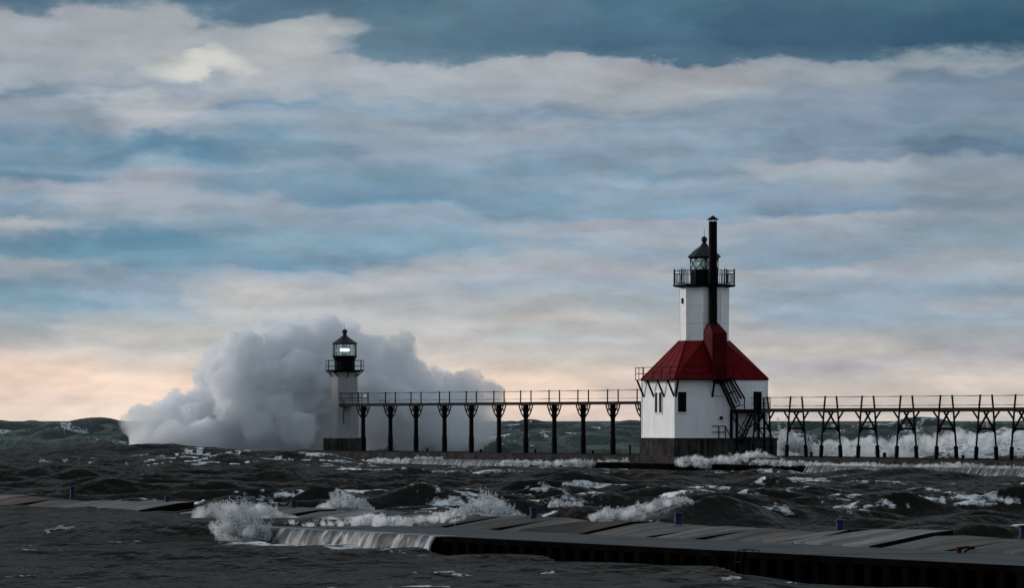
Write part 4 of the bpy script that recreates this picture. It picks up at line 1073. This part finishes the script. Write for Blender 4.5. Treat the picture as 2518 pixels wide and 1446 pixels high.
def Yn(px, n): return on_line(px, n)[1]
splash('tall spiky white splash rising behind the near pier left of centre', [(1110,1272,1284),(1150,1245,1284),(1180,1222,1285),(1195,1208,1285),(1206,1216,1285),(1225,1232,1286),(1245,1238,1286),(1270,1262,1286),(1290,1280,1287)], Yn(1200, 54.6), 1.6, 9, 26000, 0.016, 5, 0.45)
splash('low rounded splash fanning up behind the near pier beside a blue bollard', [(775,1252,1259),(800,1240,1259),(830,1226,1259),(850,1217,1259),(870,1222,1259),(895,1234,1260),(918,1254,1261)], Yn(850, 55.2), 1.2, 9, 13000, 0.016, 6, 0.45)
splash('white surge boiling over the left end of the near pier walkway', [(500,1255,1270),(530,1240,1278),(565,1236,1300),(600,1236,1305),(640,1242,1303),(670,1252,1298),(700,1272,1288),(722,1281,1288)], Yn(600, 49.8), 2.2, 5, 26000, 0.016, 9, 0.30)
splash('foaming white water tumbling off the pier front beside the water curtain', [(545,1290,1310),(562,1262,1328),(590,1262,1338),(625,1275,1341),(655,1292,1341),(680,1312,1340),(700,1330,1340)], Yn(620, 47.0), 0.7, 5, 24000, 0.014, 33, 0.25)
splash('white water sheeting across the near pier slabs below the tall splash', [(700,1282,1290),(760,1280,1291),(850,1279,1293),(880,1270,1294),(920,1264,1295),(960,1271,1295),(1010,1276,1295),(1060,1268,1294),(1110,1258,1292),(1150,1266,1290),(1180,1282,1290)], Yn(940, 51.6), 2.2, 9, 14000, 0.013, 12, 0.15)
splash('small torn splash tossed up behind the near pier right of the tall one', [(1352,1236,1246),(1368,1226,1246),(1385,1238,1246),(1410,1236,1245),(1432,1243,1245)], Yn(1390, 64), 0.8, 7, 4000, 0.016, 14, 0.5)
splash('breaking white crest rolling behind the near pier toward the dark wave', [(1455,1270,1279),(1490,1250,1279),(1530,1254,1278),(1560,1243,1275),(1600,1236,1268),(1640,1225,1254),(1672,1224,1241),(1700,1232,1237)], Yn(1570, 57.6), 1.4, 6, 18000, 0.016, 15, 0.25)
splash('pale wash sweeping over the lighthouse pier at the foot of the big lighthouse', [(1672,1128,1140),(1700,1120,1142),(1745,1124,1144),(1790,1120,1146),(1830,1114,1146),(1862,1106,1144),(1890,1118,1142),(1930,1130,1141),(1985,1136,1142)], Yn(1800, 167.6), 1.6, 4, 7000, 0.03, 41, 0.2, nscale=2.0)
splash('bright foam sheet washing off the lighthouse pier under the misty catwalk columns', [(880,1133,1140),(930,1129,1144),(990,1127,1147),(1050,1122,1149),(1095,1124,1150),(1130,1130,1148),(1180,1132,1144),(1240,1134,1141)], Yn(1030, 166.8), 1.6, 4, 6000, 0.03, 43, 0.15, nscale=2.0)
splash('low ragged line of foam breaking along the far pier edge left of the big lighthouse', [(1235,1134,1142),(1290,1130,1144),(1360,1134,1145),(1430,1129,1146),(1500,1132,1147),(1560,1122,1148),(1600,1130,1146),(1640,1136,1144)], Yn(1440, 165.6), 1.2, 3, 6000, 0.026, 51, 0.2, nscale=2.2)
splash('broken white wash lapping the far pier edge in front of the first splayed trestles', [(1880,1136,1146),(1930,1130,1148),(1990,1137,1149),(2060,1141,1150),(2140,1138,1151),(2200,1143,1151),(2290,1138,1152),(2330,1132,1152),(2380,1140,1153),(2520,1142,1154)], Yn(2150, 165.6), 1.2, 3, 8000, 0.024, 53, 0.2, tilt=-1.9, nscale=2.2)
# surf on the lake side of the lighthouse pier
splash('white plume of spray standing against the right side of the big lighthouse plinth', [(1893,1110,1128),(1903,1072,1128),(1918,1046,1128),(1935,1034,1128),(1950,1058,1128),(1972,1072,1128),(2000,1086,1128)], Yn(1935, 184.5), 2.0, 3.0, 5000, 0.04, 21, 0.3, nscale=1.2)
splash('long roller of breaking surf behind the splayed catwalk trestles', [(1975,1106,1130),(2010,1096,1130),(2050,1094,1130),(2075,1078,1130),(2120,1068,1130),(2160,1074,1129),(2200,1080,1126),(2240,1070,1122),(2300,1068,1120),(2350,1056,1118),(2400,1064,1117),(2450,1048,1117),(2518,1052,1116),(2580,1050,1116)], Yn(2250, 191), 3.6, 2.0, 6000, 0.035, 23, 0.22, tilt=-1.6, nscale=1.2)

# ------------------------------------------------------------------ water pouring off the piers
def fall_mat():
    m, T, b = new_mat('falling_water')
    geo = T.n('ShaderNodeNewGeometry').outputs['Position']
    x, y, z = T.sep(geo)
    al = T.m('ADD', T.m('MULTIPLY', x, -SA), T.m('MULTIPLY', y, CA))
    vec = T.xyz(T.m('ADD', al, T.m('MULTIPLY', z, 0.12)), T.m('MULTIPLY', z, 0.22), 0.0)
    n1 = T.noise(vec, 3.6, 4, 0.62); n2 = T.noise(vec, 0.9, 3, 0.5)
    f = T.m('ADD', T.m('MULTIPLY', n1, 1.25), T.m('MULTIPLY', T.m('SUBTRACT', n2, 0.5), 0.5))
    T.put(b.inputs['Base Color'], T.ramp(f, [(0.55, (0.006, 0.008, 0.011)), (0.65, (0.035, 0.042, 0.052)), (0.80, (0.34, 0.37, 0.41))]))
    b.inputs['Roughness'].default_value = 0.45; b.inputs['Specular IOR Level'].default_value = 0.25
    bp = T.n('ShaderNodeBump'); bp.inputs['Strength'].default_value = 0.8; bp.inputs['Distance'].default_value = 0.06
    T.put(bp.inputs['Height'], f); T.put(b.inputs['Normal'], bp.outputs[0])
    return m
M['fall'] = fall_mat()
def cascade(label, t0, t1, n_edge, ztop, zbot, reach, seed, name='waterfall', ragged=0.0):
    nu = int((t1 - t0)/0.06); nu = min(nu, 900); nv = 14
    T_ = np.linspace(t0, t1, nu); V = np.linspace(0, 1, nv)
    TT, VV = np.meshgrid(T_, V, indexing='ij')
    wob = fbm(TT/0.35, VV*0.6, seed, 4, 0.6) - 0.5
    ends = np.clip(np.minimum((TT - t0), (t1 - TT))/1.0, 0, 1)
    thick = 0.02 + 0.03*(wob+.5)
    nn = n_edge - 0.06 - reach*(VV**1.3) - 0.34*wob*VV
    nn = np.where(VV < 0.12, n_edge + 0.5 - VV/0.12*0.55, nn)
    zz = ztop + 0.015 + 0.012*wob - (ztop - zbot)*np.clip((VV-0.12)/0.88, 0, 1)**1.7
    tt = TT - 0.08*(VV**1.5)*(ztop - zbot) + 0.05*wob*VV
    X = -SA*tt + CA*nn; Y = CA*tt + SA*nn
    v = np.stack([X, Y, zz], -1).reshape(-1, 3)
    idx = np.arange(nu*nv).reshape(nu, nv)
    q = np.stack([idx[:-1,:-1], idx[1:,:-1], idx[1:,1:], idx[:-1,1:]], -1).reshape(-1, 4)
    o = mesh_np(name, v, q, M['fall'], smooth=True)
    sd = o.modifiers.new('thickness', 'SOLIDIFY'); sd.thickness = 0.03
    return tag(o, label, 'waterfall')
cascade('curtain of water pouring over the front edge of the near pier', t_of(1108, N0), t_of(600, N0), N0 - 0.28, 0.5, -0.05, 0.30, 3)
cascade('thin pale overflow spilling off the far pier below the misty catwalk columns', t_of(1290, 166), t_of(1000, 166), 166.0, 0.06, -0.75, 0.5, 5)
cascade('long pale overflow spilling off the far pier below the splayed trestles', t_of(2560, 166), t_of(1990, 166), 166.0, 0.06, -0.80, 0.6, 8)
